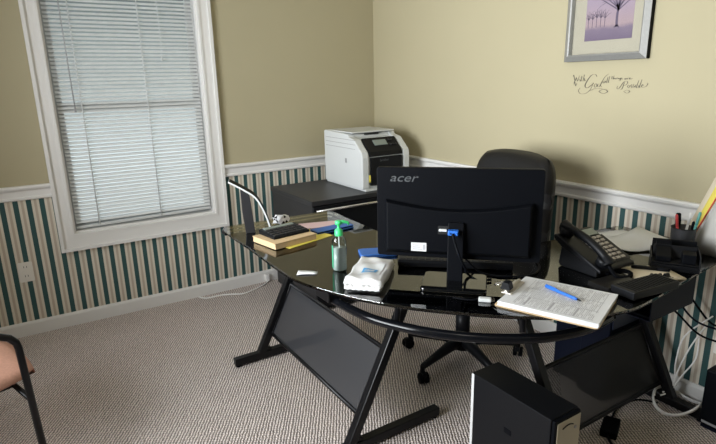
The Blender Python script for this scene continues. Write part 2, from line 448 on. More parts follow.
# ------------------------------------------------------------------ framed print and wall lettering
pf = thing('framed_print', 'silver framed print of a bare tree at dusk on beige wall', 'picture', (-.0005, -1.921, 1.475))
fy0, fy1, fz0, fz1 = -.207, .207, 0.0, .53
fw = .030
def yz(a, b, c): return (-c, a, b)
bm = BM()
oc = [(fy0, fz0), (fy1, fz0), (fy1, fz1), (fy0, fz1)]; ic = [(fy0+fw, fz0+fw), (fy1-fw, fz0+fw), (fy1-fw, fz1-fw), (fy0+fw, fz1-fw)]
def loop(pts, d): return [bm.verts.new((-d, a, b)) for a, b in pts]
back = loop(oc, 0); o1 = loop(oc, .027)
mid = loop([(a + (.024 if a < 0 else -.024), b + (.024 if b < .2 else -.024)) for a, b in oc], .041)
inn = loop(ic, .037); inb = loop(ic, 0)
for A, B, mi in ((back, o1, 1), (o1, mid, 0), (mid, inn, 0), (inn, inb, 0), (inb, back, 1)):
    for k in range(4):
        f = bm.faces.new((A[k], A[(k+1) % 4], B[(k+1) % 4], B[k])); f.material_index = mi
link('frame', bm, [M_silver, M_matte], pf)
bm = BM(); prism(bm, [(fy0+fw-.001, fz0+fw-.001), (fy1-fw+.001, fz0+fw-.001), (fy1-fw+.001, fz1-fw+.001), (fy0+fw-.001, fz1-fw+.001)], .004, .010, tf=yz); link('mat_board', bm, M_mat_board, pf)
py0, py1, pz0, pz1 = -.122, .114, .090, .43
bm = BM(); prism(bm, [(py0, pz0), (py1, pz0), (py1, pz1), (py0, pz1)], .0102, .0110, tf=yz); pr = link('print', bm, M_print, pf)
# the tree of the print: flat printed shapes (trunk, limbs, a row of small trees)
bm = BM()
def limb(pts, w0, w1, d=.0111):
    P = spline([(a, b, 0) for a, b in pts], 5); L = []; R = []
    for i, p in enumerate(P):
        t = (P[min(i+1, len(P)-1)]-P[max(i-1, 0)]).normalized(); nrm = Vector((-t.y, t.x, 0)); w = w0+(w1-w0)*i/(len(P)-1)
        L.append(bm.verts.new((-d, max(py0+.002, min(py1-.002, (p+nrm*w).x)), (p+nrm*w).y))); R.append(bm.verts.new((-d, max(py0+.002, min(py1-.002, (p-nrm*w).x)), (p-nrm*w).y)))
    for i in range(len(P)-1): bm.faces.new((L[i], L[i+1], R[i+1], R[i]))
tx = -.045
limb([(tx, pz0+.052), (tx+.002, pz0+.10), (tx-.002, pz0+.14)], .0065, .0050)
limb([(tx-.010, pz0+.050), (tx, pz0+.060), (tx+.012, pz0+.050)], .003, .003)
rt = random.Random(3)
for i in range(11):
    a = math.radians(150-i*12.5+rt.uniform(-4, 4)); L = .20+rt.random()*.10
    s0 = (tx, pz0+.115+.02*rt.random())
    P3 = [s0, (tx+L*.30*math.cos(a), s0[1]+L*.26*math.sin(a)+.012), (tx+L*.62*math.cos(a), s0[1]+L*.62*math.sin(a)+.010), (tx+L*math.cos(a)*.95, s0[1]+L*.9*math.sin(a)-.008)]
    limb(P3, .0030, .0006)
    for j in range(5):
        t = .25+.15*j; k = min(2, int(t*3)); w = t*3-k; q = (P3[k][0]+(P3[k+1][0]-P3[k][0])*w, P3[k][1]+(P3[k+1][1]-P3[k][1])*w)
        b = a+(1 if j % 2 else -1)*rt.uniform(.35, .9); l = .05*(1.2-t*.6)
        limb([q, (q[0]+l*.5*math.cos(b), q[1]+l*.5*math.sin(b)), (q[0]+l*math.cos(b)*.95, q[1]+l*math.sin(b)-.006)], .0012, .0004)
for i in range(5):
    qx = .015+i*.021; hh = .06+.015*rt.random()
    limb([(qx, pz0+.058), (qx+.001, pz0+.058+hh)], .0016, .0012)
    for j in range(5):
        a = math.radians(25+j*32); limb([(qx, pz0+.045+hh*.8), (qx+.018*math.cos(a), pz0+.05+hh*.8+.022*math.sin(a)), (qx+.034*math.cos(a), pz0+.05+hh*.8+.034*math.sin(a))], .0012, .0005)
link('printed_tree', bm, M_tree, pr)
bm = BM(); prism(bm, [(fy0+fw, fz0+fw), (fy1-fw, fz0+fw), (fy1-fw, fz1-fw), (fy0+fw, fz1-fw)], .0135, .0150, tf=yz); link('glazing', bm, M_picglass, pf)

STROKES = [[(-1.754,1.4045),(-1.7572,1.4124),(-1.7662,1.3844),(-1.7725,1.4008),(-1.7805,1.3829),(-1.7888,1.4091)],[(-1.7919,1.394),(-1.7961,1.3827),(-1.8003,1.3873)],[(-1.8028,1.4089),(-1.8003,1.3873),(-1.8068,1.3839)],[(-1.796,1.3991),(-1.8111,1.4022)],[(-1.8162,1.4132),(-1.8107,1.3825)],[(-1.8115,1.3904),(-1.8179,1.3955),(-1.8206,1.3837),(-1.8264,1.3863)],[(-1.7614,1.3677),(-1.7639,1.3831),(-1.7715,1.361),(-1.7782,1.3743)],[(-1.8837,1.4022),(-1.8753,1.4132),(-1.8535,1.4092),(-1.8335,1.3836),(-1.8244,1.3608),(-1.8368,1.3509),(-1.8581,1.3639),(-1.8683,1.3735),(-1.8571,1.3736)],[(-1.8683,1.3735),(-1.8529,1.3412),(-1.828,1.3246),(-1.8009,1.3244),(-1.7903,1.3377),(-1.7984,1.351)],[(-1.8797,1.3702),(-1.8733,1.3606),(-1.8791,1.3541),(-1.8873,1.3606),(-1.8848,1.3702),(-1.8797,1.3702)],[(-1.9016,1.3701),(-1.8925,1.3669),(-1.892,1.3573),(-1.9008,1.3573),(-1.9089,1.37),(-1.9238,1.3984),(-1.9433,1.4149)],[(-1.9177,1.389),(-1.9059,1.3637),(-1.914,1.356)],[(-1.9241,1.3826),(-1.9176,1.3763),(-1.923,1.3725),(-1.9298,1.3825),(-1.9307,1.3737)],[(-1.9412,1.4012),(-1.9369,1.3761),(-1.942,1.3742)],[(-1.9501,1.4042),(-1.9452,1.3773),(-1.9504,1.3748)],[(-1.9619,1.404),(-1.9606,1.3909)],[(-1.9707,1.4057),(-1.9677,1.3896),(-1.9718,1.3957),(-1.9767,1.3894)],[(-1.9801,1.3956),(-1.9808,1.3894)],[(-1.9862,1.3899),(-1.987,1.3955),(-1.9926,1.3942),(-1.9931,1.3892)],[(-2.002,1.3952),(-1.9968,1.3929),(-2.0013,1.3891),(-2.0033,1.3952),(-2.002,1.3829),(-1.9952,1.383)],[(-2.0114,1.3957),(-2.0076,1.3933),(-2.0126,1.3902),(-2.0081,1.3884)],[(-2.0276,1.3936),(-2.0226,1.3912),(-2.0269,1.3881),(-2.0303,1.3936),(-2.0316,1.3881)],[(-2.0362,1.388),(-2.0369,1.3935),(-2.0422,1.3934)],[(-2.0465,1.3903),(-2.0515,1.3926),(-2.0474,1.3945),(-2.0459,1.3897),(-2.0533,1.3884),(-2.0606,1.3931)],[(-1.9943,1.3601),(-1.9905,1.3508),(-1.9992,1.3465),(-2.011,1.3631),(-2.0227,1.3784),(-2.0358,1.3801),(-2.04,1.3721),(-2.0279,1.3618),(-2.0178,1.3619)],[(-2.0244,1.3753),(-2.0161,1.3477),(-2.0064,1.3434)],[(-2.0456,1.3642),(-2.0411,1.3569),(-2.047,1.352),(-2.0527,1.3593),(-2.0469,1.3642)],[(-2.0605,1.3659),(-2.0566,1.3599),(-2.0636,1.3556),(-2.0576,1.3508)],[(-2.0701,1.3671),(-2.0662,1.3611),(-2.0732,1.3568),(-2.0673,1.352)],[(-2.0789,1.364),(-2.0768,1.3538),(-2.082,1.3538)],[(-2.0913,1.3837),(-2.0833,1.3537),(-2.0911,1.3525),(-2.0941,1.3597),(-2.0875,1.3616)],[(-2.1049,1.3865),(-2.0972,1.3549),(-2.1025,1.3537)],[(-2.1058,1.3579),(-2.113,1.3614),(-2.1099,1.3656),(-2.1059,1.3567),(-2.1139,1.3531),(-2.1272,1.3578),(-2.1334,1.3684),(-2.128,1.3714)],[(-1.8533,1.3366),(-1.8783,1.3477),(-1.9076,1.3477),(-1.937,1.3413),(-1.945,1.3331),(-1.9244,1.3254),(-1.9017,1.3348),(-1.9224,1.3445),(-1.9439,1.3433)],[(-2.0242,1.3354),(-2.0418,1.3275),(-2.0541,1.3355),(-2.0402,1.3416),(-2.0275,1.3354)]]
bm = BM()
for s in STROKES:
    P = spline([(y, z, 0) for y, z in s], 5) if len(s) > 2 else [Vector((y, z, 0)) for y, z in s]
    L = []; R = []
    big = sum((P[i+1]-P[i]).length for i in range(len(P)-1))
    for i, p in enumerate(P):
        t = (P[min(i+1, len(P)-1)]-P[max(i-1, 0)]).normalized(); nrm = Vector((-t.y, t.x, 0))
        # a broad pen: thick on the down strokes, hairline across
        w = (.0004+.0014*abs(t.y)**1.5)*(1.5 if big > .13 else 1.0)*(.35+.65*math.sin(PI*min(1, max(.05, (i+.5)/len(P)))))
        L.append((p+nrm*w)); R.append((p-nrm*w))
    for i in range(len(P)-1):
        f = [bm.verts.new((-.0014, q.x, q.y)) for q in (L[i], L[i+1], R[i+1], R[i])]
        b = [bm.verts.new((-.0005, q.x, q.y)) for q in (L[i], L[i+1], R[i+1], R[i])]
        bm.faces.new(f)
        for k in range(4): bm.faces.new((f[k], b[k], b[(k+1) % 4], f[(k+1) % 4]))
wl = link('wall_lettering', bm, M_ink2)
tag(wl, 'dark script lettering reading With God all things are Possible on beige wall', 'wall lettering')

# ------------------------------------------------------------------ cabinet with printer
cb = thing('cabinet', 'black low cabinet against the wall beneath the white printer', 'cabinet', (-.5, -.43, 0))
cx0, cx1, cy0, cy1, ch = -.95, -.03, -.73, -.115, .72
bm = BM(); span(bm, (cx0+.012, cy0+.02, .02), (cx1-.012, cy1, ch-.03)); link('body', bm, M_cabinet, cb, .003, world=True)
bm = BM(); span(bm, (cx0, cy0, ch-.03), (cx1, cy1, ch)); link('top', bm, M_cabinet, cb, .003, world=True)
for i, (z0, z1) in enumerate(((.02, .345), (.35, .685))):
    bm = BM(); span(bm, (cx0+.010, cy0-.004, z0+.004), (cx1-.010, cy0+.019, z1)); d = link('drawer', bm, M_plastic, cb, .003, world=True)
    bm = BM(); zz = z1-.020; tube(bm, [(cx0+.015, cy0-.032, zz), (cx1-.035, cy0-.032, zz)], .0075, 10)
    for x in (cx0+.06, cx1-.08): tube(bm, [(x, cy0-.032, zz), (x, cy0-.003, zz)], .005, 8)
    link('bar_handle', bm, M_chrome, d, world=True)

pt = thing('laser_printer', 'white laser printer with black front standing on the black cabinet', 'printer', (-.362, -.425, ch+.0005))
W = .375; D = .49; H = .365
# local: x right, front at -y
def side(a, b, c): return (c, -a, b)           # a: distance forward from centre
prof = [(-.245, .012), (.240, .012), (.245, .03), (.243, .215), (.236, .245), (.150, .322), (.085, .334), (.07, .352), (-.235, .365), (-.245, .355)]
bm = BM(); prism(bm, prof, -W/2, -W/2+.05, tf=side); prism(bm, prof, W/2-.05, W/2, tf=side)
prof2 = [(-.24, .012), (.232, .012), (.232, .213), (.225, .24), (.142, .312), (.080, .325), (.07, .350), (-.235, .363), (-.24, .355)]
prism(bm, prof2, -W/2+.049, W/2-.049, tf=side)
link('body', bm, M_white, pt, .006, 3)
bm = BM(); span(bm, (-W/2+.01, -.262, 0.0), (W/2-.01, .24, .013)); link('base_plate', bm, M_white, pt, .003)
bm = BM(); prism(bm, [(.233, .03), (.248, .03), (.247, .210), (.233, .212)], -W/2+.062, W/2-.062, tf=side); fd = link('front_door', bm, M_plastic, pt, .004)
bm = BM(); prism(bm, [(.233, .216), (.246, .218), (.238, .247), (.148, .328), (.138, .318)], -W/2+.058, W/2-.058, tf=side); cp = link('control_panel', bm, M_plastic, pt, .004)
bm = BM(); q = Vector((0, -.186, .2945)); box(bm, (-.01, q.y, q.z+.003), (.10, .045, .004), rx=math.radians(42)); link('display', bm, M_lcd, cp)
for i in range(5):
    bm = BM(); box(bm, (.065+.020*(i % 3), -.205+.03*(i//3), .283+.027*(i//3)), (.012, .012, .006), rx=math.radians(42)); link('button', bm, M_dkey, cp)
bm = lettering('brother', .022); move(bm, Matrix.Translation((-.02, -.2482, .190)) @ Matrix.Rotation(PI/2, 4, 'X')); link('logo_lettering', bm, M_logo, fd)
bm = BM(); span(bm, (-W/2+.02, -.10, .3575), (W/2-.02, .22, .366))
link('output_tray', bm, M_white, pt, .004)
bm = BM(); span(bm, (-.06, -.085, .3405), (.05, -.072, .352)); link('lid_latch', bm, M_dkey, pt, .002)
bm = BM(); span(bm, (-W/2-.002, -.055, .165), (-W/2+.002, -.035, .195)); link('side_latch', bm, M_grey, pt, .001)
bm = BM(); span(bm, (-W/2+.052, -.2475, .055), (-W/2+.060, -.235, .10)); link('side_label', bm, M_yellow, pt)
for i in range(3):
    bm = BM(); span(bm, (-W/2-.0015, -.16, .262+.028*i), (-W/2+.001, .22, .2645+.028*i)); link('seam_line', bm, M_grey, pt)

# ------------------------------------------------------------------ the L-shaped glass desk
GT = .745
desk = thing('glass_desk', 'L-shaped smoked glass desk on black metal legs with rounded corner', 'desk', (-1.2, -2.0, 0))
outer = [(-1.575, -1.045), (-1.604, -1.075), (-1.615, -1.20), (-1.615, -1.45), (-1.622, -1.68), (-1.622, -1.85), (-1.602, -1.96), (-1.570, -2.055), (-1.545, -2.115), (-1.503, -2.200), (-1.440, -2.297), (-1.373, -2.380), (-1.296, -2.463), (-1.231, -2.524), (-1.13, -2.602), (-1.03, -2.655), (-.93, -2.683), (-.82, -2.683), (-.50, -2.650), (-.14, -2.612)]
outer = [tuple(p)[:2] for p in spline([(x, y, 0) for x, y in outer], 3)]
inner = [(-.115, -2.59), (-.105, -2.16), (-.125, -2.13), (-.72, -2.09), (-.82, -2.05), (-.92, -1.96), (-1.0, -1.85), (-1.035, -1.72), (-1.04, -1.55), (-1.015, -1.09), (-1.035, -1.065)]
poly = outer + inner
bm = BM(); prism(bm, poly, GT-.008, GT); link('glass_top', bm, M_deskglass, desk, .0015, 2, world=True)
# black border printed along the outer edge, under the glass
bm = BM(); n = len(outer); ins = []
for i, p in enumerate(outer):
    a = Vector(outer[max(i-1, 0)]); b = Vector(outer[min(i+1, n-1)]); t = (b-a).normalized(); nr = Vector((-t.y, t.x))
    w = .062 if p[1] > -2.0 else .066
    ins.append((p[0]+nr.x*w, p[1]+nr.y*w))
for i in range(n-1):
    prism(bm, [outer[i], outer[i+1], ins[i+1], ins[i]], GT-.0098, GT-.0083)
bmesh.ops.remove_doubles(bm, verts=bm.verts, dist=1e-5)
link('black_border', bm, M_gloss, desk, world=True)

def zleg(pl, axis, name):
    """one Z-shaped leg: foot bar, slanted post, top bar. pl maps (s, z) with s the distance across the wing"""
    P = lambda s, z: pl(s, z)
    bm = BM(); tube(bm, [P(-.13, .028), P(.46, .028)], .019, square=True, up=(0, 0, 1)); ft = link('foot_bar', bm, M_black, desk, .004, world=True)
    for s in (-.11, .44):
        bm = BM(); q = P(s, 0); lathe(bm, [(.016, 0), (.018, .006), (.011, .011)], 12, (q[0], q[1], 0)); link('foot_pad', bm, M_matte, ft, world=True)
    bm = BM(); tube(bm, [P(.012, .030), P(.345, .700)], .0185, square=True, up=(0, 0, 1)); link('leg', bm, M_black, desk, .004, world=True)
    bm = BM(); tube(bm, [P(.37, .714), P(-.07, .714)], .016, square=True, up=(0, 0, 1)); link('top_bar', bm, M_black, desk, .004, world=True)
    bm = BM(); g = [P(.03, .05), P(.075, .045), P(.05, .085)]
    tube(bm, [P(.030, .055), P(.070, .045)], .013, square=True, up=(0, 0, 1)); link('gusset', bm, M_black, desk, .003, world=True)
LX = -1.470; RY = -2.485
for y in (-1.055, -1.945):
    zleg(lambda s, z, y=y: (LX+s, y, z), 0, 'leg')
for x in (-.835, -.125):
    zleg(lambda s, z, x=x: (x, RY+s, z), 1, 'leg')

def panel(pl, t0, t1, z0, z1, m):
    """modesty panel in the slanted plane of two legs. pl(t, z, d): t along the wing, d out of the plane"""
    fr = []
    bm = BM()
    tube(bm, [pl(t0, z0, 0), pl(t1, z0, 0), pl(t1, z1, 0), pl(t0, z1, 0)], .010, 8, closed=True)
    p = link('mesh_panel', bm, M_black, desk, world=True)
    bm = BM()
    a, b, c, d = pl(t0, z0, 0), pl(t1, z0, 0), pl(t1, z1, 0), pl(t0, z1, 0)
    grid(bm, lambda u, v: tuple(pl(t0+u*(t1-t0), z0+v*(z1-z0), 0)), 6, 3, smooth=False)
    s = link('mesh_sheet', bm, m, p, world=True)
panel(lambda t, z, d: (LX+.012+.497*z, t, z), -1.077, -1.923, .135, .385, M_mesh)
panel(lambda t, z, d: (t, RY+.012+.497*z, z), -.813, -.147, .10, .33, M_mesh2)

rail = spline([(-1.498, -1.86, .655), (-1.492, -2.0, .655), (-1.475, -2.125, .655), (-1.438, -2.225, .655), (-1.375, -2.333, .655), (-1.297, -2.425, .655), (-1.20, -2.503, .655), (-1.10, -2.556, .655), (-.97, -2.585, .655), (-.83, -2.575, .655)], 5)
bm = BM(); tube(bm, rail, .0155, 12); link('curved_rail', bm, M_gloss, desk, world=True)
for (x, y, rz, w) in ((-1.505, -1.905, 0, .10), (-.835, -2.56, PI/2, .10)):
    bm = BM(); box(bm, (x, y, .690), (.045, w, .070), rz=rz); box(bm, (x, y, .731), (.09, w, .008), rz=rz)
    link('rail_bracket', bm, M_black, desk, .004, world=True)
for (x, y) in ((-1.42, -2.21), (-1.15, -2.49)):
    bm = BM(); tube(bm, [(x, y, .655), (x+.03, y+.03, .72), (x+.03, y+.03, .734)], .010, 8); link('rail_stay', bm, M_black, desk, world=True)
bm = BM(); box(bm, (-1.585, -1.085, .7265), (.045, .05, .020)); link('corner_clamp', bm, M_black, desk, .004, world=True)

# ------------------------------------------------------------------ monitor
mon = thing('monitor', 'black flat monitor seen from behind on the glass desk', 'monitor', (-1.203, -2.239, GT+.0005), math.radians(-46.1))
W, zb, zt, py = .545, .068, .380, .075
bm = BM(); prism(bm, rounded(W, zt-zb, .008, 3, 0, (zt+zb)/2), py-.012, py+.010, tf=lambda a, b, c: (a, c, b)); link('panel', bm, M_matte, mon, .002)
bm = BM(); prism(bm, rounded(W-.018, zt-zb-.028, .004, 3, 0, (zt+zb)/2+.006), py+.0095, py+.0108, tf=lambda a, b, c: (a, c, b)); link('screen', bm, M_gloss, mon)
# back housing: lower two thirds bulge, upper edge is a shallow bow
bm = BM()
bow = [(-.245, zb+.012), (.245, zb+.012)] + [(.245-.49*i/14, zb+.205-.030*math.sin(PI*i/14)+.0) for i in range(15)]
def bh(a, b, c): return (a, c, b)
A = [bm.verts.new((a, py-.0118, b)) for a, b in bow]; B = [bm.verts.new((a*.955, py-.040, zb+.02+(b-zb)*.86)) for a, b in bow]
nn = len(bow)
bm.faces.new(A); bm.faces.new(B[::-1])
for i in range(nn): bm.faces.new((A[i], A[(i+1) % nn], B[(i+1) % nn], B[i]))
hs = link('back_housing', bm, M_matte, mon, .004, 3)
bm = BM(); span(bm, (-.060, py-.0432, zb+.094), (.020, py-.0395, zb+.122)); link('port_recess', bm, M_dark, hs)
bm = BM(); span(bm, (-.150, py-.0408, zb+.030), (-.098, py-.0398, zb+.060)); lb = link('sticker', bm, M_label, hs); lb['label'] = 'white rating sticker'
bm = BM()
for i in range(3): span(bm, (-.144, py-.0412, zb+.036+.007*i), (-.112-.006*i, py-.0407, zb+.0385+.007*i))
span(bm, (-.110, py-.0412, zb+.036), (-.102, py-.0407, zb+.054)); link('sticker_print', bm, M_ink, lb)
bm = lettering('acer', .040, .28, .0008, 1.34)
for v in bm.verts: pass
move(bm, Matrix.Translation((-.182, py-.0125, zt-.036)) @ Matrix.Rotation(PI/2, 4, 'X')); lg = link('logo_lettering', bm, M_logo, mon); lg['label'] = 'grey raised lettering on the back'
bm = BM()
prism(bm, rounded(.052, .20, .006, 3, 0, .105), -.012, .014, tf=lambda a, b, c: (a, c+ .012+ b*.12, b)); link('neck', bm, M_matte, mon, .003)
bm = BM(); prism(bm, rounded(.212, .165, .018, 5), 0, .011); link('base', bm, M_mirror, mon, .003)
vg = thing('video_cable', 'black video cable with blue plug at the back of the monitor', 'cable', (-1.203, -2.239, GT+.0005), math.radians(-46.1))
bm = BM(); span(bm, (-.025, py-.075, zb+.099), (.009, py-.044, zb+.115)); pl = link('blue_plug', bm, M_bpen, vg, .003); pl['label'] = 'blue plug'
for sx in (-.020, .004):
    bm = BM(); tube(bm, [(sx, py-.060, zb+.107), (sx, py-.080, zb+.107)], .003, 8); link('thumb_screw', bm, M_bpen, pl)
bm = BM(); span(bm, (-.056, py-.055, zb+.106), (-.030, py-.044, zb+.114)); link('white_plug', bm, M_white, vg, .002)
bm = BM(); tube(bm, spline([(-.008, py-.076, zb+.107), (-.004, py-.085, zb+.09), (.016, py-.115, zb+.045), (.040, py-.10, zb-.01), (.034, py-.06, .045), (.04, py-.02, .02), (.075, .03, .007), (.12, .05, .0055)], 6), .0042, 8); link('cord', bm, M_matte, vg)
pc_ = thing('power_cable', 'thin black cable running from the monitor across the glass towards the phone', 'cable', (-1.1, -2.25, GT))
bm = BM(); tube(bm, spline([(-1.135, -2.175, GT+.09), (-1.10, -2.19, GT+.05), (-1.06, -2.215, GT+.006), (-1.035, -2.28, GT+.004), (-.97, -2.325, GT+.004), (-.92, -2.335, GT+.004), (-.85, -2.30, GT+.004), (-.80, -2.24, GT+.004), (-.72, -2.18, GT+.004)], 6), .0035, 8); link('cord', bm, M_matte, pc_, world=True)

# ------------------------------------------------------------------ keyboard under the monitor
kb = thing('keyboard', 'black keyboard lying behind the monitor on the desk', 'keyboard', (-1.060, -2.083, GT+.0005), math.radians(-42))
bm = BM(); prism(bm, [(-.065, .003), (.065, .003), (.068, .012), (.066, .019), (-.066, .030), (-.070, .022)], -.205, .205, tf=lambda a, b, c: (c, a, b)); kc = link('case', bm, M_plastic, kb, .003)
bm = BM()
for r in range(5):
    for c in range(17):
        y = -.048+.021*r; z = .0285-.0018*r-.001
        box(bm, (-.186+.0232*c, y, z+.0015), (.019, .017, .006))
link('keys', bm, M_dkey, kb)
bm = BM(); span(bm, (-.18, -.062, 0), (-.15, -.050, .012)); link('foot', bm, M_matte, kb)
bm = BM(); span(bm, (.15, -.062, 0), (.18, -.050, .012)); link('foot', bm, M_matte, kb)
bm = BM(); span(bm, (-.18, .045, 0), (.18, .055, .005)); link('rubber_strip', bm, M_matte, kb)

# ------------------------------------------------------------------ office chair
oc = thing('office_chair', 'black leather office chair with five caster base behind the desk', 'chair', (-.600, -1.660, 0), math.radians(-5))
# local: front faces -x, back at +x
def sh(bmx): return bmx
base_ang = [193, 121, 49, 337, 265]
bm = BM()
for a in base_ang:
    a = math.radians(a); c, s = math.cos(a), math.sin(a)
    tube(bm, [(.02*c, .02*s, .115), (.10*c, .10*s, .112), (.20*c, .20*s, .095), (.295*c, .295*s, .078)], [.030, .027, .021, .015], 8)
lathe(bm, [(.045, .075), (.048, .10), (.046, .14), (.030, .15)], 18); link('star_base', bm, M_plastic, oc)
for a in base_ang:
    a = math.radians(a); x, y = .295*math.cos(a), .295*math.sin(a); b = a+1.1
    bm = BM(); tube(bm, [(x, y, .085), (x, y, .052)], .012, 10); box(bm, (x+.010*math.cos(b), y+.010*math.sin(b), .046), (.050, .022, .022), rz=b)
    cs = link('caster', bm, M_plastic, oc, .003)
    bm = BM()
    for sd in (-1, 1):
        q = Vector((x+.014*math.cos(b)-sd*.014*math.sin(b), y+.014*math.sin(b)+sd*.014*math.cos(b), .0265)); ax = Vector((-math.sin(b), math.cos(b), 0))
        tube(bm, [q-ax*.010, q-ax*.008, q+ax*.008, q+ax*.010], [.020, .026, .026, .020], 18)
    link('wheel', bm, M_matte, cs)
bm = BM(); lathe(bm, [(.036, .14), (.036, .27), (.022, .272), (.022, .385), (.03, .39)], 18); link('gas_lift', bm, M_plastic, oc)
bm = BM(); box(bm, (0, 0, .405), (.26, .20, .035)); tube(bm, [(.0, -.09, .40), (-.02, -.24, .39)], .006, 8); link('tilt_mechanism', bm, M_black, oc, .005)
def pad(bm, w, d, h, fn, nu=14, nv=14):
    """closed cushion: superellipse plan, fn maps (u,v,s) with u,v in -1..1 and s=+1/-1 side"""
    for s in (1, -1):
        grid(bm, lambda u, v: fn(2*u-1, 2*v-1, s), nu, nv)
    bmesh.ops.remove_doubles(bm, verts=bm.verts, dist=1e-4)
def sq(u, v):   # square to rounded square
    k = .42
    return (u*math.sqrt(max(0, 1-k*v*v/1.0*.5)), v*math.sqrt(max(0, 1-k*u*u*.5)))
def seat_fn(u, v, s):
    a, b = sq(u, v); e = (1-min(1, abs(u))**4)*(1-min(1, abs(v))**4)
    z = .465 + s*.045*e**.4 - (.018*(1-abs(v)**2)*e if s > 0 else 0)
    if a < -.6: z -= .03*((-a-.6)/.4)**2
    return (a*.25, b*.26, z)
bm = BM(); pad(bm, 0, 0, 0, seat_fn); link('seat', bm, M_leather, oc)
BT = 1.055
def back_fn(u, v, s):
    # u across, v up; rounded shoulders and a slight wrap
    e = (1-min(1, abs(u))**4)*(1-min(1, abs(v))**6)
    wd = .262*(1-.05*max(0, v)**3) ; 
    a = u*wd*math.sqrt(max(0, 1-.28*abs(v)**6)); vv = v*math.sqrt(max(0, 1-.16*abs(u)**3.0))
    z = .78 + vv*.285
    x = .245 + .10*(z-.50)*.7 - .035*a*a/.05 + .02 - s*.066*e**.42
    # stitched horizontal channels on the front
    if s > 0: x += .010*math.exp(-((z-.86)/.016)**2)+.008*math.exp(-((z-.68)/.016)**2)
    return (x, a-.028, z)
bm = BM(); pad(bm, 0, 0, 0, back_fn, 18, 30); link('backrest', bm, M_leather, oc)
bm = BM(); tube(bm, spline([(.08, 0, .40), (.22, 0, .405), (.285, 0, .46), (.305, 0, .62)], 5), .020, 10); link('back_bar', bm, M_black, oc)
for sd in (-1, 1):
    bm = BM(); tube(bm, spline([(-.12, sd*.255, .43), (-.14, sd*.300, .47), (-.13, sd*.305, .60), (-.09, sd*.300, .655), (.02, sd*.300, .665), (.14, sd*.300, .655), (.20, sd*.29, .62), (.16, sd*.255, .45)], 5), .014, 10)
    ar = link('armrest', bm, M_plastic, oc)
    bm = BM(); tube(bm, spline([(-.13, sd*.300, .668), (-.05, sd*.300, .685), (.08, sd*.300, .685), (.17, sd*.300, .668)], 4), .023, 10); link('arm_pad', bm, M_leather, ar)

# ------------------------------------------------------------------ computer tower on the floor
tw = thing('computer_tower', 'black computer tower with a tan panel standing under the curved desk front', 'computer', (-1.030, -2.404, 0))
bm = BM(); span(bm, (-.067, -.172, .012), (.067, .172, .377)); link('case', bm, M_plastic, tw, .003, 3)
bm = BM(); span(bm, (-.064, -.186, .014), (.064, -.1725, .375)); fp = link('front_bezel', bm, M_matte, tw, .004, 3)
bm = BM(); span(bm, (-.054, -.1885, .205), (.060, -.1862, .365)); tp = link('tan_panel', bm, M_tower, fp, .002); tp['label'] = 'tan drive bay panel'
bm = BM(); tube(bm, spline([(-.030, -.1892, .340), (-.012, -.1896, .346), (.006, -.1896, .346), (.022, -.1892, .340)], 4), .0022, 6); link('tray_slot', bm, M_dark, tp)
bm = BM(); tube(bm, [(.034, -.1888, .325), (.034, -.1912, .325)], .006, 12); link('button', bm, M_grey, tp)
bm = BM(); span(bm, (-.0685, .160, .014), (-.0665, .172, .374)); ss = link('side_seam', bm, M_label, tw); ss['label'] = 'pale rear edge of the side panel'
bm = BM(); span(bm, (-.0684, -.02, .225), (-.0669, .012, .245)); link('side_latch', bm, M_matte, tw, .001)
for x in (-.05, .05):
    for y in (-.14, .14):
        bm = BM(); lathe(bm, [(.014, 0), (.014, .013)], 12, (x, y, 0)); link('foot', bm, M_matte, tw)

# ------------------------------------------------------------------ guest chair at the left edge
gc = thing('guest_chair', 'guest chair with peach seat and black tube arms by the left edge', 'chair', (0, 0, 0))
GO = Vector((-2.735, -1.13, 0)); GP = Vector((.273, -.32, 0)); ga = math.radians(19)
gx = -2.462
for y in (-1.45, -.80):
    bm = BM(); pts = [(gx+.012, y, 0.012), (gx-.006, y, .55)] + [(gx-.006-.075+.075*math.cos(math.radians(a)), y, .55+.065*math.sin(math.radians(a))) for a in (20, 45, 70, 90)] + [(-2.84, y, .605), (-2.96, y, .60), (-3.00, y, .55), (-3.03, y, .30), (-3.06, y, .012)]
    tube(bm, pts, .0125, 10); af = link('arm_frame', bm, M_black, gc, world=True)
    for x in (gx+.012, -3.06):
        bm = BM(); lathe(bm, [(.016, 0), (.016, .02)], 12, (x, y, 0)); link('foot_cap', bm, M_matte, af, world=True)
bm = BM()
def gs(u, v, s):
    a, b = sq(u, v); e = (1-min(1, abs(u))**4)*(1-min(1, abs(v))**4)
    return (-2.665+a*.285, -1.125+b*.285, .405+s*.038*e**.4)
pad(bm, 0, 0, 0, gs); link('seat', bm, M_peach, gc, world=True)
bm = BM()
def gb(u, v, s):
    a, b = sq(u, v); e = (1-min(1, abs(u))**4)*(1-min(1, abs(v))**4)
    return (-3.03-.10*b-s*.030*e**.4, -1.125+a*.27, .70+b*.20)
pad(bm, 0, 0, 0, gb); link('backrest', bm, M_peach, gc, world=True)
bm = BM()
for x in (gx-.003, -3.025): tube(bm, [(x, -1.45, .352), (x, -.80, .352)], .010, 8)
for y in (-1.30, -.95): tube(bm, [(gx-.003, y, .352), (-3.025, y, .352), (-3.06, y, .42), (-3.06, y, .62)], .010, 8)
for x in (-2.55, -2.85):
    for y in (-1.30, -.95): tube(bm, [(x, y, .352), (x, y, .385)], .010, 8)
link('seat_frame', bm, M_black, gc, world=True)

# built about its own centre, then turned so that the near front leg stays where it stands
for o in [q for q in COL.objects if q.parent is gc or (q.parent and q.parent.parent is gc)]:
    for v in o.data.vertices: v.co -= GO
gc.rotation_euler = (0, 0, ga)
gc.location = (GO+GP) - Matrix.Rotation(ga, 3, 'Z') @ GP

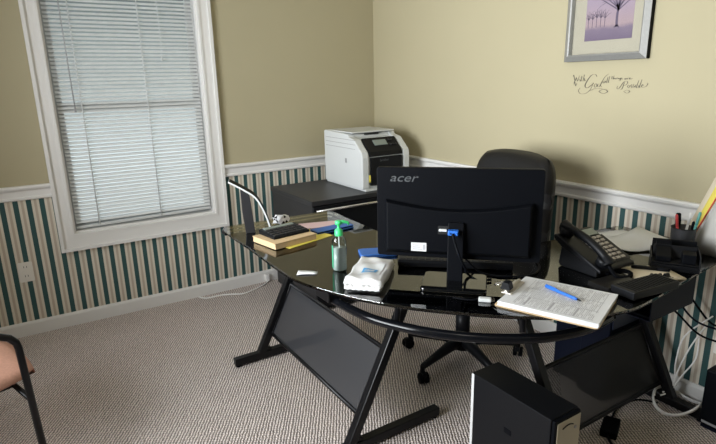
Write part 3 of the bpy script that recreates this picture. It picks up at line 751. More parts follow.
# ------------------------------------------------------------------ things on the left wing
Z = GT+.0005
sb = thing('hand_sanitizer', 'clear pump bottle with green pump top on the glass desk', 'bottle', (-1.445, -1.898, Z), math.radians(-35))
bm = BM(); lathe(bm, [(.001, 0), (.023, 0), (.0265, .004), (.0265, .108), (.024, .120), (.014, .130), (.012, .134)], 28, sx=1, sy=.72); link('bottle_body', bm, M_clear, sb)
bm = BM(); lathe(bm, [(.001, .003), (.0225, .003), (.0245, .006), (.0245, .088), (.001, .088)], 28, sx=1, sy=.72); gelm = mat('clear_gel', (0.66, 0.75, 0.72), 0.08, trans=0.4, ior=1.33); link('gel', bm, gelm, sb)
bm = BM(); grid(bm, lambda u, v: (.0268*math.cos(math.radians(185+32*u)), .72*.0268*math.sin(math.radians(185+32*u)), .012+.085*v), 8, 1); l = link('label_band', bm, M_dkgreen, sb); l['label'] = 'dark green label strip'
bm = BM(); lathe(bm, [(.0145, .132), (.0150, .134), (.0145, .152), (.009, .156), (.0055, .158), (.0055, .172), (.012, .173), (.0125, .184), (.006, .187)], 20)
tube(bm, spline([(0, 0, .181), (.016, .004, .182), (.032, .008, .178), (.036, .009, .170)], 4), [.0065]*3+[.0055]*9+[.0045], 10) if False else tube(bm, [(0, 0, .180), (.018, .004, .181), (.032, .008, .178), (.036, .009, .170)], [.0068, .0060, .0052, .0045], 10)
link('pump', bm, M_green, sb)
bm = BM(); tube(bm, [(0, 0, .133), (.002, 0, .012)], .0022, 8); link('dip_tube', bm, M_white, sb)

wp = thing('wipes_pack', 'white soft pack with a blue sticker by the green pump bottle', 'wipes', (-1.402, -2.035, Z), math.radians(43))
def wtop(a, b):
    # top of the pack: a flat pad, higher towards the far end, with soft creases
    return .040+.10*(a+.11)*.12+.0025*math.sin(60*a+30*b)+.0018*math.sin(85*b-40*a)
def wf(u, v, s):
    a, b = u*.112, v*.066
    ew = max(0, abs(u)-.93)/.07; eb = max(0, abs(v)-.90)/.10
    ed = math.sqrt(max(0, 1-min(1, ew)**2))*math.sqrt(max(0, 1-min(1, eb)**2))
    a *= 1+.03*math.sin(7*v); b *= 1+.04*math.sin(5*u+1)
    top = wtop(a, b)
    return (a, b, .5*top+(.5*top-.001)*(1 if s > 0 else -1)*(ed if s > 0 else ed**.5))
bm = BM(); pad(bm, 0, 0, 0, wf, 30, 20); link('pack', bm, M_tissue, wp)
bm = BM(); grid(bm, lambda u, v: (-.070+.100*u, -.045+.075*v, wtop(-.070+.100*u, -.045+.075*v)+.0015), 10, 8); lb = link('flap', bm, M_white, wp); lb['label'] = 'white peel flap'
bm = BM(); grid(bm, lambda u, v: (-.055+.040*u, -.030+.050*v, wtop(-.055+.040*u, -.030+.050*v)+.0028), 6, 6); lb2 = link('sticker', bm, M_lblue, wp); lb2['label'] = 'blue sticker'
bm = BM()
for i in range(3): grid(bm, lambda u, v, i=i: (-.046+.009*i+.003*u, -.022+.034*v, wtop(-.046+.009*i, -.022+.034*v)+.0038), 1, 6)
link('sticker_lines', bm, M_white, lb2)
# crimped end seal
for sd in (-1, 1):
    bm = BM(); grid(bm, lambda u, v: (sd*(.108+.020*u), (-.062+.124*v)*(1-.05*u), .020-.012*u+.0015*math.sin(40*v)), 2, 24); solid(bm, .0008); link('end_seal', bm, M_tissue, wp)

bf = thing('blue_folder', 'flat blue vinyl case behind the white wipes pack', 'case', (-1.225, -1.822, Z), math.radians(-25))
bm = BM(); prism(bm, rounded(.15, .085, .012), 0, .012); link('cover', bm, M_blue, bf, .003, 2)
bm = BM(); prism(bm, rounded(.142, .002, .0005), .0055, .0068, tf=lambda a, b, c: (a, -.0427+b, c)); link('zipper', bm, M_navy, bf)

bm = BM(); grid(bm, lambda u, v: (-.036+.072*u, -.022+.044*v*(1-.4*u)+.004*u, .001+.002*abs(math.sin(3*u))), 6, 2); solid(bm, .0008)
ps = link('paper_scrap', bm, M_paper); ps.location = (-1.555, -1.855, Z+.001); ps.rotation_euler = (0, 0, math.radians(-35)); tag(ps, 'torn white paper scrap near the left edge of the glass', 'paper')

np_ = thing('notepad', 'thick tan notepad with a yellow sheet on the left end of the desk', 'notepad', (-1.445, -1.44, Z), math.radians(10))
bm = BM(); box(bm, (0.060, -.012, .0008), (.25, .17, .0016), rz=math.radians(5)); link('yellow_sheet', bm, M_yellow, np_)
bm = BM(); span(bm, (-.112, -.085, .002), (.100, .085, .026)); link('page_block', bm, M_tan, np_, .002)
bm = BM(); span(bm, (-.114, -.087, .0262), (.101, .087, .0282)); link('cover', bm, M_tan, np_)
ca = thing('calculator', 'black calculator lying on the tan notepad', 'calculator', (-1.440, -1.415, Z+.0287), math.radians(8))
bm = BM(); prism(bm, [(-.062, 0), (.062, 0), (.062, .022), (.030, .018), (-.062, .010)], -.092, .092, tf=lambda a, b, c: (c, a, b)); link('case', bm, M_plastic, ca, .004, 2)
bm = BM(); box(bm, (0, .047, .0212), (.150, .022, .002), rx=.12); link('display', bm, M_lcd, ca)
bm = BM()
for r in range(4):
    for c in range(6): box(bm, (-.072+.029*c, -.046+.022*r, .0128+.0021*r), (.022, .015, .005), rx=.09)
link('keys', bm, M_dkey, ca)

# curved white display stand propped on its dark leg, seen edge-on
hd = (.38, .925); lf = (-.925, .38)
ds = thing('document_stand', 'curved white edged document stand on a dark leg near the window', 'stand', (-1.443, -1.27, Z))
cur = spline([(0.0, .004, 0), (.022, .085, 0), (.058, .163, 0), (.108, .204, 0), (.172, .243, 0)], 5)
def dsf(off):
    return lambda u, v: None
bm = BM()
L1 = []; 
for i, p in enumerate(cur):
    t = (cur[min(i+1, len(cur)-1)]-cur[max(i-1, 0)]).normalized(); nr = Vector((t.y, -t.x, 0))
    row = []
    for o, w in ((0.0, -.03), (0.0, .045), (.007, .045), (.007, -.03)):
        q = p-nr*o
        row.append(bm.verts.new((q.x*lf[0]+w*hd[0], q.x*lf[1]+w*hd[1], q.y)))
    L1.append(row)
for A, B in zip(L1, L1[1:]):
    for k in range(4):
        f = bm.faces.new((A[k], A[(k+1) % 4], B[(k+1) % 4], B[k])); f.material_index = 1 if k == 2 else 0
bm.faces.new(L1[0]); bm.faces.new(L1[-1][::-1])
s = link('curved_sheet', bm, [M_white, M_matte], ds)
bm = BM()
prism(bm, [(.124, .205), (.084, .176), (.078, .10), (.070, .0), (.112, .0), (.122, .10)], .002, .014, tf=lambda a, b, c: (a*lf[0]+c*hd[0], a*lf[1]+c*hd[1], b)); lg = link('support_leg', bm, M_cabinet, ds, .002); lg['label'] = 'dark support leg'

cr_ = BM(); rr = random.Random(5)
bmesh.ops.create_icosphere(cr_, subdivisions=2, radius=.034)
for v in cr_.verts: v.co = Vector((v.co.x*1.2, v.co.y, v.co.z*.75))*(.72+.5*rr.random()); v.co.z = max(v.co.z, -.022)
for f in cr_.faces: f.material_index = 1 if rr.random() < .28 else 0; f.smooth = False
ck = link('crumpled_wrapper', cr_, [M_paper, M_matte]); ck.location = (-1.345, -1.165, Z+.022); tag(ck, 'crumpled white and black wrapper at the foot of the document stand', 'wrapper')
ev = BM(); box(ev, (0, 0, .0012), (.27, .10, .0024)); evo = link('envelope', ev, M_pink); evo.location = (-1.235, -1.29, Z); evo.rotation_euler = (0, 0, math.radians(-17)); tag(evo, 'pale pink envelope at the back of the left desk wing', 'envelope')
bd = thing('blue_binder', 'dark blue slim binder lying in front of the pink envelope', 'binder', (-1.195, -1.405, Z), math.radians(4))
bm = BM(); span(bm, (-.10, -.032, 0), (.10, .032, .003)); span(bm, (-.10, -.032, .009), (.10, .032, .012)); span(bm, (-.10, .029, .003), (.10, .032, .009)); link('cover', bm, M_blue, bd)
bm = BM(); span(bm, (-.096, -.030, .0031), (.096, .0285, .0089)); link('pages', bm, M_navy, bd)

# ------------------------------------------------------------------ clipboard, pen and small things at the rounded corner
M_clip = mat('nickel', (.66, .62, .54), .45, .6)
cbx, cby, crz = -1.057, -2.530, math.radians(21.5)
cl = thing('clipboard', 'clipboard with a thick stack of printed forms overhanging the desk corner', 'clipboard', (cbx, cby, Z), crz)
bm = BM(); prism(bm, rounded(.246, .296, .012), 0, .003); link('board', bm, M_tan, cl)
bm = BM(); rp = random.Random(2)
for i in range(7): box(bm, ((rp.random()-.5)*.005, -.006+(rp.random()-.5)*.004, .0031+.0021*(i+.5)), (.246, .284, .0020), rz=(rp.random()-.5)*.012)
pp = link('paper_stack', bm, M_paper, cl)
bm = BM(); tz = .0031+.0021*7+.0004
def rowseg(x0, x1, y, h=.0016): span(bm, (x0, y-h/2, tz-.0003), (x1, y+h/2, tz))
y = .095
while y > -.130:
    x = -.108
    if rp.random() < .22:
        rowseg(-.108, .108, y, .0010)
    else:
        while x < .100:
            w = .006+rp.random()*.028
            if rp.random() < .72: rowseg(x, min(x+w, .108), y)
            x += w+.004
    y -= .0046
for x in (-.110, -.045, .030, .110): span(bm, (x-.0005, -.13, tz-.0003), (x+.0005, .09, tz))
for k in range(3): span(bm, (-.108, .06-.07*k, tz-.0004), (-.045, .066-.07*k, tz-.0001))
link('printed_form', bm, M_ink, pp)
bm = BM(); span(bm, (-.060, .118, .0185), (.060, .150, .0225)); tube(bm, [(-.060, .136, .024), (.060, .136, .024)], .006, 10); prism(bm, rounded(.05, .022, .008), .0226, .0246, tf=lambda a, b, c: (a, b+.157, c)); c1 = link('clip', bm, M_clip, cl, .001); c1['label'] = 'metal spring clip'
bc = thing('binder_clip', 'small black binder clip on the metal end of the clipboard', 'clip', (cbx+.005, cby, Z))
def cw(x, y, z): return (cbx+x*math.cos(crz)-y*math.sin(crz), cby+x*math.sin(crz)+y*math.cos(crz), Z+z)
bm = BM(); prism(bm, [(-.016, .0), (.016, 0), (.010, .022), (-.010, .022)], -.015, .015, tf=lambda a, b, c: cw(-.045+c, .138+a, .0315+b)); link('body', bm, M_plastic, bc, .001, world=True)
bm = BM(); tube(bm, [cw(-.052, .150, .048), cw(-.056, .175, .038), cw(-.036, .177, .038), cw(-.038, .150, .048)], .0016, 6); link('wire_handle', bm, M_chrome, bc, world=True)
pn = thing('ballpoint_pen', 'blue pen lying on the printed forms of the clipboard', 'pen', (-1.028, -2.528, Z+.0187+.0052), math.radians(-95))
bm = BM(); tube(bm, [(-.066, 0, 0), (-.062, 0, 0), (.045, 0, 0), (.058, 0, 0)], [.0035, .0048, .0048, .0036], 10); link('barrel', bm, M_bpen, pn)
bm = BM(); tube(bm, [(.0581, 0, 0), (.068, 0, -.0002), (.072, 0, -.0004)], [.0034, .0018, .0006], 8); link('tip', bm, M_navy, pn)
bm = BM(); span(bm, (-.064, -.0015, .0048), (-.022, .0015, .0068)); link('pocket_clip', bm, M_bpen, pn)
ub = thing('plug_adapter', 'small white plug with a short black lead beside the monitor base', 'adapter', (-1.222, -2.402, Z), math.radians(-46))
bm = BM(); span(bm, (-.022, -.010, 0), (.016, .010, .012)); link('body', bm, M_white, ub, .003)
bm = BM(); span(bm, (.0161, -.006, .002), (.026, .006, .009)); link('metal_tip', bm, M_chrome, ub)
bm = BM(); tube(bm, spline([(-.022, 0, .006), (-.04, -.005, .004), (-.065, -.004, .0035), (-.10, .004, .0035)], 5), .003, 6); link('lead', bm, M_matte, ub)

# ------------------------------------------------------------------ desk phone
ph = thing('desk_phone', 'black corded desk phone raised on its stand on the right wing', 'phone', (-.700, -2.405, Z), math.radians(-3))
bm = BM(); prism(bm, [(-.100, .022), (-.100, .036), (-.080, .044), (.085, .118), (.100, .116), (.098, .100), (.06, .075)], -.092, .092, tf=lambda a, b, c: (c, a, b)); bd_ = link('body', bm, M_plastic, ph, .005, 3)
bm = BM(); prism(bm, [(-.075, 0), (.075, 0), (.085, .010), (.075, .085), (.02, .062), (-.075, .030)], -.075, .060, tf=lambda a, b, c: (c, a, b)); link('stand', bm, M_plastic, ph, .004, 2)
sl = math.atan2(.074, .165); ct, st = math.cos(sl), math.sin(sl)
def on_face(x, t, h):   # t along the sloping face from its low edge
    return (x, -.080+t*ct-h*st, .044+t*st+h*ct)
def fbox(bm, x, t, h, sx, sy, sz): box(bm, on_face(x, t, h), (sx, sy, sz), rx=sl)
bm = BM(); fbox(bm, .030, .155, .002, .105, .034, .004); dl = link('display', bm, M_lcd, ph)
bm = BM()
for r in range(7):
    for c in range(4): fbox(bm, -.012+.0255*c, .012+.0185*r, .003, .0185, .0115, .006)
link('keys', bm, M_key, ph, .001)
bm = BM(); fbox(bm, .040, .066, .0005, .112, .135, .002); link('key_plate', bm, M_dkey, ph)
# handset lies along the left side
bm = BM()
hp = [on_face(-.058, t, h) for t, h in ((-.018, .020), (.000, .030), (.030, .038), (.085, .042), (.135, .038), (.165, .032), (.190, .022))]
P = spline(hp, 4); 
rad = [.014+.013*max(0, 1-i/5)+.013*max(0, 1-(len(P)-1-i)/5) for i in range(len(P))]
tube(bm, P, rad, 12)
for t in (.0, .172):
    a = on_face(-.058, t, .030); b = on_face(-.058, t, .004); tube(bm, [a, b], [.026, .024], 16)
hs = link('handset', bm, M_plastic, ph, smooth=False)
# coiled cord
bm = BM(); C = spline([on_face(-.058, -.022, .016), (-.05, -.130, .02), (-.01, -.145, .011), (.035, -.125, .011), (.03, -.095, .012), (-.03, -.085, .012)], 16); pts = []
for i, p in enumerate(C):
    t = (C[min(i+1, len(C)-1)]-C[max(i-1, 0)]).normalized(); u = Vector((0, 0, 1)); u = (u-t*u.dot(t)).normalized(); v = t.cross(u)
    for k in range(6):
        a = 2*PI*k/6; pts.append(p+t*(.0009*k)+u*.006*math.cos(a)+v*.006*math.sin(a))
tube(bm, pts, .0022, 5); link('coiled_cord', bm, M_matte, ph)

# ------------------------------------------------------------------ papers and gadgets on the right wing
def sheet(nm, m, c, s, rz, label, cat, z=0.0, n=1, group=None, curl=0.0):
    bm = BM(); th = .0006*n
    def top(u, v): return ((u-.5)*s[0], (v-.5)*s[1], th+curl*(u-.5)**2)
    V = grid(bm, top, 6, 4); solid(bm, th*.9)
    o = link(nm, bm, m); o.location = (c[0], c[1], Z+z); o.rotation_euler = (0, 0, math.radians(rz)); return tag(o, label, cat, group)
sheet('paper_sheet', M_paper, (-.300, -2.235), (.24, .16), -14, 'white paper lying nearest the right wall behind the phone', 'paper', 0, 3)
sheet('paper_sheet', M_paper, (-.365, -2.315), (.26, .20), -24, 'white paper in front of the others, partly under the black organizer', 'paper', .0026, 4, curl=.15)
sheet('notepad', M_cream, (-.600, -2.560), (.165, .135), -28, 'cream notepad between the phone and the glass edge', 'notepad', 0, 10)
# binder clips and a marker on the cream pad
for i, (x, y, a) in enumerate(((-.640, -2.585, 20), (-.618, -2.600, 5), (-.596, -2.612, -12))):
    b = thing('binder_clip', ['black binder clip on the cream notepad, the one nearest the clipboard', 'black binder clip on the cream notepad, middle of the three', 'black binder clip on the cream notepad, nearest the pen cup'][i], 'clip', (x, y, Z+.0063), math.radians(a), 'binder clips on the cream notepad')
    bm = BM(); prism(bm, [(-.009, 0), (.009, 0), (.003, .012), (-.003, .012)], -.009, .009, tf=lambda p, q, r: (r, p, q)); link('body', bm, M_plastic, b)
    bm = BM(); tube(bm, [(-.005, -.010, .003), (-.004, -.024, .004), (.004, -.024, .004), (.005, -.010, .003)], .0012, 6); link('wire_handle', bm, M_chrome, b)
mk = thing('marker_pen', 'black marker lying across the cream notepad', 'pen', (-.575, -2.545, Z+.0065+.0065), math.radians(-58))
bm = BM(); tube(bm, [(-.060, 0, 0), (-.057, 0, 0), (.02, 0, 0)], [.005, .0065, .0065], 12); link('barrel', bm, M_plastic, mk)
bm = BM(); tube(bm, [(.0201, 0, 0), (.055, 0, 0), (.060, 0, 0)], [.0068, .0062, .004], 12); link('cap', bm, M_matte, mk)
md = thing('modem', 'flat black ridged electronic box at the outer glass edge of the right wing', 'modem', (-.760, -2.635, Z), math.radians(-7))
bm = BM(); span(bm, (-.105, -.040, .003), (.105, .044, .030)); link('case', bm, M_plastic, md, .004, 2)
bm = BM()
for i in range(14): span(bm, (-.090+.0135*i, -.034, .0302), (-.084+.0135*i, .036, .0315))
link('vents', bm, M_matte, md)
for x in (-.09, .09):
    for y in (-.03, .034):
        bm = BM(); lathe(bm, [(.006, 0), (.006, .0031)], 10, (x, y, 0)); link('foot', bm, M_matte, md)
sp = thing('address_book', 'small black book lying between the clipboard and the phone', 'book', (-.790, -2.545, Z), math.radians(-6))
bm = BM(); span(bm, (-.070, -.040, 0), (.070, .040, .002)); span(bm, (-.070, -.040, .013), (.070, .040, .015)); span(bm, (-.070, -.040, .002), (-.068, .040, .013)); link('cover', bm, M_leather, sp)
bm = BM(); span(bm, (-.0675, -.038, .0021), (.068, .038, .0129)); link('pages', bm, M_grey, sp)
og = thing('desk_organizer', 'black tiered desk organizer on the right wing in front of the pen cup', 'organizer', (-.445, -2.555, Z), math.radians(-60))
bm = BM(); span(bm, (-.075, -.075, 0), (.075, .075, .006)); span(bm, (-.075, -.075, .006), (-.071, .075, .045)); span(bm, (.071, -.075, .006), (.075, .075, .060)); span(bm, (-.0709, .071, .006), (.0709, .075, .075)); span(bm, (-.0709, -.075, .006), (.0709, -.071, .022)); link('tray', bm, M_plastic, og, .002)
bm = BM(); span(bm, (-.0705, -.072, .024), (.0705, .0705, .028)); box(bm, (0, .0, .050), (.135, .006, .045), rx=-.35); link('divider', bm, M_plastic, og, .001)
bm = BM(); prism(bm, [(-.06, .0285), (.045, .0285), (.055, .055), (.02, .085), (.0, .066), (-.06, .046)], -.060, -.012, tf=lambda a, b, c: (c, a, b)); link('tape_dispenser', bm, M_matte, og, .003)
bm = BM(); span(bm, (.02, -.066, .0285), (.062, -.01, .062)); link('card_box', bm, M_matte, og, .003)
pcx, pcy = -.300, -2.505
pc = thing('pen_cup', 'black mesh pen cup on the right wing behind the organizer', 'cup', (pcx, pcy, Z))
bm = BM(); lathe(bm, [(.038, 0), (.038, .003), (.036, .003)], 24); bmq = bm; link('base', bm, M_plastic, pc)
bm = BM()
grid(bm, lambda u, v: ((.038+.004*v)*math.cos(2*PI*u), (.038+.004*v)*math.sin(2*PI*u), 0.003+.101*v), 24, 4); link('wall', bm, M_mesh, pc)
bm = BM(); tube(bm, [(.042*math.cos(2*PI*i/24), .042*math.sin(2*PI*i/24), .105) for i in range(24)], .002, 6, closed=True); link('rim', bm, M_plastic, pc)
PENS = [((-.020, -.004), (-.034, .006), .155, M_red, 'red pen leaning out of the black pen cup'), ((.0, .012), (.006, .024), .150, M_matte, 'thick black marker in the middle of the pen cup'), ((.010, -.018), (.030, -.026), .160, mat('teal_plastic', (.10, .32, .30), .4), 'teal pen leaning to the right in the black pen cup'), ((-.006, -.018), (-.014, -.034), .135, M_matte, 'slim black pen at the front of the pen cup'), ((.016, .008), (.034, .004), .150, M_wcord, 'white pencil at the right side of the pen cup')]
for i, (a, b, h, m, lab) in enumerate(PENS):
    r = .0045 if i != 1 else .008
    q = thing('pen', lab, 'pen', (pcx+a[0], pcy+a[1], Z+.0035))
    d = Vector((b[0]-a[0], b[1]-a[1], .10)); d = d/d.z
    bm = BM(); tube(bm, [d*.001, d*.012, d*(h*.7)], [.0012, r, r], 10); link('barrel', bm, m, q)
    bm = BM(); tube(bm, [d*(h*.7+.0002), d*(h-.004), d*h], [r*1.12, r*1.12, r*.7], 10); link('cap', bm, m, q)
# folders standing on end at the right edge
M_off = mat('offwhite_card', (.50, .49, .46), .7)
FO = [(-.170, -2.430, .285, M_cream, 'tan folder standing at the right end, nearest the pen cup'), (-.192, -2.457, .290, M_yellow, 'yellow folder standing at the right end of the desk'), (-.214, -2.485, .265, M_paper, 'white folder with a red edge standing in front of the yellow one'), (-.236, -2.508, .315, M_off, 'white folder with a green mark standing foremost at the right end')]
for i, (x, y, h, m, lab) in enumerate(FO):
    f = thing('folder', lab, 'folder', (x, y, Z), math.radians(-8), 'folders standing at the right end of the desk')
    bm = BM(); lean = .10
    def ff(u, v): return (lean*v*.22+.004*math.sin(3*u), -.21*u - .095*v, h*v*(1-.05*u)+.0006)
    grid(bm, ff, 6, 4); solid(bm, .004); link('cover', bm, m, f)
    bm = BM(); grid(bm, lambda u, v: (lambda q: (q[0]+.0055, q[1]-.003, q[2]))(ff(.02+.95*u, .0+.96*v)), 5, 3); solid(bm, .003); link('pages', bm, M_off, f)
    if i == 2:
        bm = BM(); tube(bm, [(lambda q: (q[0]-.006, q[1]+.001, q[2]))(ff(0, .02+.96*k/6)) for k in range(7)], .0028, 6); link('edge_strip', bm, M_red, f)
    if i == 3:
        bm = BM(); grid(bm, lambda u, v: (lambda q: (q[0]-.0052, q[1], q[2]))(ff(.02+.22*u, .80+.12*v)), 3, 3); solid(bm, .001); k = link('green_mark', bm, M_dkgreen, f); k['label'] = 'green printed mark'

# ------------------------------------------------------------------ under the right wing and on the floor
nb = thing('navy_storage_box', 'dark navy storage box on the floor under the desk beside the right wall', 'box', (-.165, -2.062, 0))
bm = BM(); span(bm, (-.135, -.075, 0), (.135, .075, .30)); link('body', bm, M_navy, nb, .006, 2)
bm = BM(); span(bm, (-.142, -.081, .30), (.142, .081, .335)); link('lid', bm, M_navy, nb, .005, 2)
nt_ = thing('navy_cabinet_unit', 'tall dark navy equipment case behind the sheer mesh panel', 'case', (-.215, -2.222, 0))
bm = BM(); span(bm, (-.13, -.066, .006), (.13, .070, .60)); link('body', bm, M_navy, nt_, .006, 2)
bm = BM(); span(bm, (-.12, -.072, .35), (.12, -.0665, .59)); link('front_panel', bm, mat('navy_panel', (.018, .026, .055), .4), nt_, .003)
bm = BM(); span(bm, (-.125, -.062, 0), (.125, .066, .0065)); link('plinth', bm, M_matte, nt_)
ct_ = thing('cable_tray', 'dark navy cable tray hung under the outer glass edge of the right wing', 'tray', (-.52, -2.565, .60))
bm = BM(); span(bm, (-.14, -.045, 0), (.14, .045, .004)); span(bm, (-.14, -.045, .004), (.14, -.041, .105)); span(bm, (-.14, .041, .004), (.14, .045, .105)); link('trough', bm, M_navy, ct_, .002)
for x in (-.11, .11):
    bm = BM(); span(bm, (x-.012, -.0405, .0045), (x+.012, .0405, .010)); span(bm, (x-.012, -.0405, .010), (x+.012, -.036, .1348)); span(bm, (x-.012, .036, .010), (x+.012, .0405, .1348)); link('hanger', bm, M_matte, ct_)
ad = thing('power_adapter', 'black power adapter brick on the carpet in front of the mesh panel', 'adapter', (-.500, -2.425, 0), math.radians(25))
bm = BM(); span(bm, (-.058, -.032, .001), (.058, .032, .034)); link('brick', bm, M_matte, ad, .006, 3)
bm = BM(); tube(bm, spline([(.058, 0, .015), (.10, .004, .006), (.20, -.01, .005), (.29, -.07, .005), (.31, -.15, .005)], 6), .0042, 8); link('output_cord', bm, M_matte, ad)
bm = BM(); tube(bm, spline([(-.058, 0, .015), (-.09, -.02, .006), (-.15, -.10, .005), (-.17, -.22, .005)], 6), .0048, 8); link('mains_cord', bm, M_matte, ad)
wc = thing('white_cable_coil', 'loose coil of white cable on the carpet by the right wall', 'cable', (-.132, -2.490, 0))
bm = BM(); pts = []
for k in range(2*20+1):
    a = 2*PI*k/20; r = .090+.008*math.sin(k*.35)
    pts.append((.0+r*math.cos(a+2.2)-.004*k/10, r*math.sin(a+2.2)*.95-.01*k/20, .055+.0006*k-.040*math.cos(a+2.2)**2))
link('coil', (tube(bm, spline(pts, 2), .0048, 8), bm)[1], M_wcord, wc)
for i in range(3):
    bm = BM(); o = i*.014
    tube(bm, spline([(-.03+o, .05, .050+.01*i), (.01+o*.6, .03, .07+.02*i), (.045-o*.3, .01+o, .14+.03*i), (.055, -.03+o*2, .24+.04*i), (.075, -.02-.02*i, .34+.05*i)], 6), .0032, 8); link('strand', bm, M_wcord, wc)
pw = thing('power_strip', 'white power strip with plugs on the floor behind the mesh panel', 'power strip', (-.045, -2.27, 0), math.radians(90))
bm = BM(); span(bm, (-.11, -.026, 0), (.11, .026, .035)); link('housing', bm, M_white, pw, .004, 2)
for i in range(4):
    bm = BM(); box(bm, (-.08+.05*i, 0, .052+.006*(i % 2)), (.034, .034, .034+.012*(i % 2)), rz=.2*i); link('plug', bm, M_white if i % 2 else M_matte, pw, .004)
sl_ = thing('slim_black_case', 'black computer case standing against the right wall at the frame edge', 'computer', (-.095, -2.80, 0))
bm = BM(); span(bm, (-.065, -.20, .010), (.065, .20, .255)); link('case', bm, M_matte, sl_, .006, 2)
bm = BM(); span(bm, (-.0665, -.19, .02), (-.0652, .19, .030)); link('side_trim', bm, M_grey, sl_)
bm = BM(); span(bm, (-.068, -.19, 0), (.068, .19, .0105)); link('plinth', bm, M_navy, sl_)
CB = [([(-.09, -2.30, .725), (-.10, -2.40, .60), (-.06, -2.48, .47), (-.05, -2.56, .40), (-.05, -2.66, .44), (-.05, -2.75, .52)], .0045, M_matte, 'black cable looping along the right wall under the desk, the upper of the two', 'wall'),
      ([(-.25, -2.40, .55), (-.16, -2.47, .44), (-.10, -2.53, .36), (-.06, -2.62, .34), (-.04, -2.72, .33)], .0042, M_matte, 'black cable sagging from the navy case to the right wall, the lower of the two', 'wall'),
      ([(-.30, -2.52, .72), (-.335, -2.50, .66), (-.32, -2.47, .58), (-.26, -2.46, .55), (-.19, -2.48, .62), (-.17, -2.50, .72)], .0055, M_wcord, 'white cable hanging in a loop below the right end of the glass', 'glass'),
      ([(-.52, -2.52, .72), (-.56, -2.50, .63), (-.49, -2.45, .56), (-.43, -2.43, .60), (-.47, -2.44, .67)], .0055, M_wcord, 'white cable bundle bent below the glass beside the black ridged box', 'glass'),
      ([(-.24, -2.52, .725), (-.25, -2.50, .62), (-.22, -2.48, .54), (-.15, -2.52, .44), (-.08, -2.58, .40), (-.02, -2.62, .39)], .0042, M_navy, 'dark blue network cable running from the desk to the right wall', 'glass')]
for pts, r, m, lab, g in CB:
    bm = BM(); tube(bm, spline(pts, 7), r, 8); tag(link('hanging_cable', bm, m), lab, 'cable', 'cables hanging under the desk')
cp2 = thing('cable_outlet', 'round ivory cable outlet low on the right wall', 'outlet', (-.0005, -2.585, .315))
bm = BM(); prism(bm, rounded(.07, .115, .006), 0, .005, tf=lambda a, b, c: (-c, a, b)); link('cover_plate', bm, M_plate, cp2, .002)
bm = BM(); tube(bm, [(-.0051, 0, 0), (-.018, 0, 0)], .010, 16); link('connector', bm, M_wcord, cp2)

# ------------------------------------------------------------------ ceiling lamp (above the frame), daylight, camera
cl_ = thing('ceiling_lamp', 'flush ceiling lamp with a white glass bowl', 'lamp', (-1.9, -2.9, ZC-.0005))
bm = BM(); lathe(bm, [(.16, -.025), (.165, -.02), (.165, 0)], 32); link('lamp_base', bm, M_white, cl_)
em = bpy.data.materials.new('lamp_bowl'); em.use_nodes = True
b = em.node_tree.nodes['Principled BSDF']; b.inputs['Emission Color'].default_value = (1, .93, .82, 1); b.inputs['Emission Strength'].default_value = 2.0; b.inputs['Base Color'].default_value = (.9, .9, .88, 1)
bm = BM(); lathe(bm, [(.02, -.105), (.09, -.090), (.135, -.060), (.150, -.0255)], 32); link('lamp_bowl', bm, em, cl_)

def area(name, loc, rot, sx, sy, power, col):
    l = bpy.data.lights.new(name, 'AREA'); l.shape = 'RECTANGLE'; l.size = sx; l.size_y = sy; l.energy = power; l.color = col
    o = bpy.data.objects.new(name, l); COL.objects.link(o); o.location = loc; o.rotation_euler = rot; return o
# daylight through the big window behind the camera (light enters at its pane, heading into the room)
area('daylight_behind', (X0+.035, (FX0+FX1)/2, (FZ0+FZ1)/2), (math.radians(90), 0, math.radians(-90)), FX1-FX0-.05, FZ1-FZ0-.05, DAY1, (0.93, 0.97, 1.0)).data.spread = math.radians(112)
# soft light of the ceiling lamp
pl_ = bpy.data.lights.new('lamp_light', 'POINT'); pl_.energy = LAMP; pl_.color = (1, .92, .80); pl_.shadow_soft_size = .16
po = bpy.data.objects.new('lamp_light', pl_); COL.objects.link(po); po.location = (-1.9, -2.9, ZC-.30)
# daylight outside the blind
area('daylight_window', ((WX0+WX1)/2, .35, (WZ0+WZ1)/2+.1), (math.radians(-90), 0, 0), 1.4, 1.9, DAY2, (0.96, 0.98, 1.0))

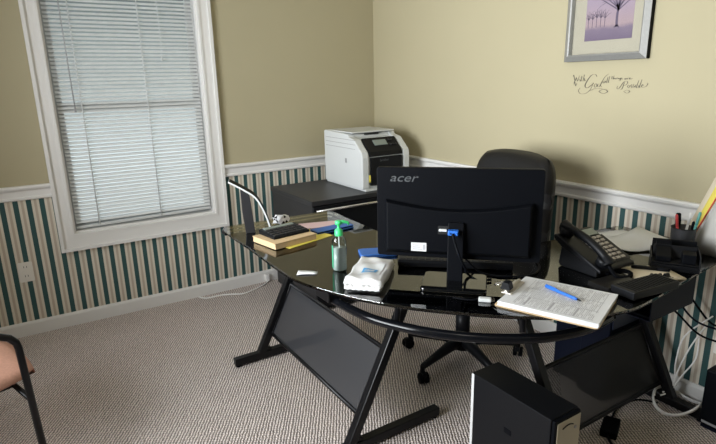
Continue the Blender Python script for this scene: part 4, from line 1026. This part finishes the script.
w = bpy.data.worlds.new('sky'); SC.world = w; w.use_nodes = True
N = w.node_tree.nodes; L = w.node_tree.links
N['Background'].inputs[1].default_value = SKY
tc = N.new('ShaderNodeTexCoord'); sx = N.new('ShaderNodeSeparateXYZ'); L.new(tc.outputs['Generated'], sx.inputs[0])
# overcast surroundings: pale pavement below the horizon, dull trees and cloud above it
cr = N.new('ShaderNodeValToRGB'); mr = N.new('ShaderNodeMapRange'); mr.inputs[1].default_value = -1; mr.inputs[2].default_value = 1
L.new(sx.outputs[2], mr.inputs[0]); L.new(mr.outputs[0], cr.inputs[0])
e_ = cr.color_ramp.elements; e_[0].position = .44; e_[0].color = (.80, .88, .92, 1); e_[1].position = .90; e_[1].color = (.90, .96, 1, 1)
for p, c in ((.50, (.30, .33, .33, 1)), (.56, (.14, .16, .16, 1)), (.70, (.16, .18, .19, 1))):
    k_ = e_.new(p); k_.color = c
L.new(cr.outputs[0], N['Background'].inputs[0])

yaw, pitch, roll, F = 0.560142624, 0.259939848, -0.0228974470, 531.78657
f = Vector((math.sin(yaw)*math.cos(pitch), math.cos(yaw)*math.cos(pitch), -math.sin(pitch)))
r = Vector((math.cos(yaw), -math.sin(yaw), 0)); u = r.cross(f)
r2 = r*math.cos(roll)+u*math.sin(roll); u2 = u*math.cos(roll)-r*math.sin(roll)
cam = bpy.data.cameras.new('camera'); co = bpy.data.objects.new('camera', cam); COL.objects.link(co)
M = Matrix((r2, u2, -f)).transposed().to_4x4(); M.translation = Vector((-2.354576, -3.479482, 1.41)); co.matrix_world = M
cam.sensor_width = 36; cam.lens = F/716*36; cam.clip_start = .05
SC.camera = co
SC.view_settings.view_transform = 'Standard'; SC.view_settings.look = 'None'; SC.view_settings.gamma = 1.0; SC.view_settings.exposure = EXPO
SC.cycles.use_denoising = True
SC.cycles.max_bounces = 10; SC.cycles.transparent_max_bounces = 24; SC.cycles.diffuse_bounces = 5
SC.cycles.caustics_reflective = False; SC.cycles.caustics_refractive = False
SC.cycles.sample_clamp_indirect = 6.0
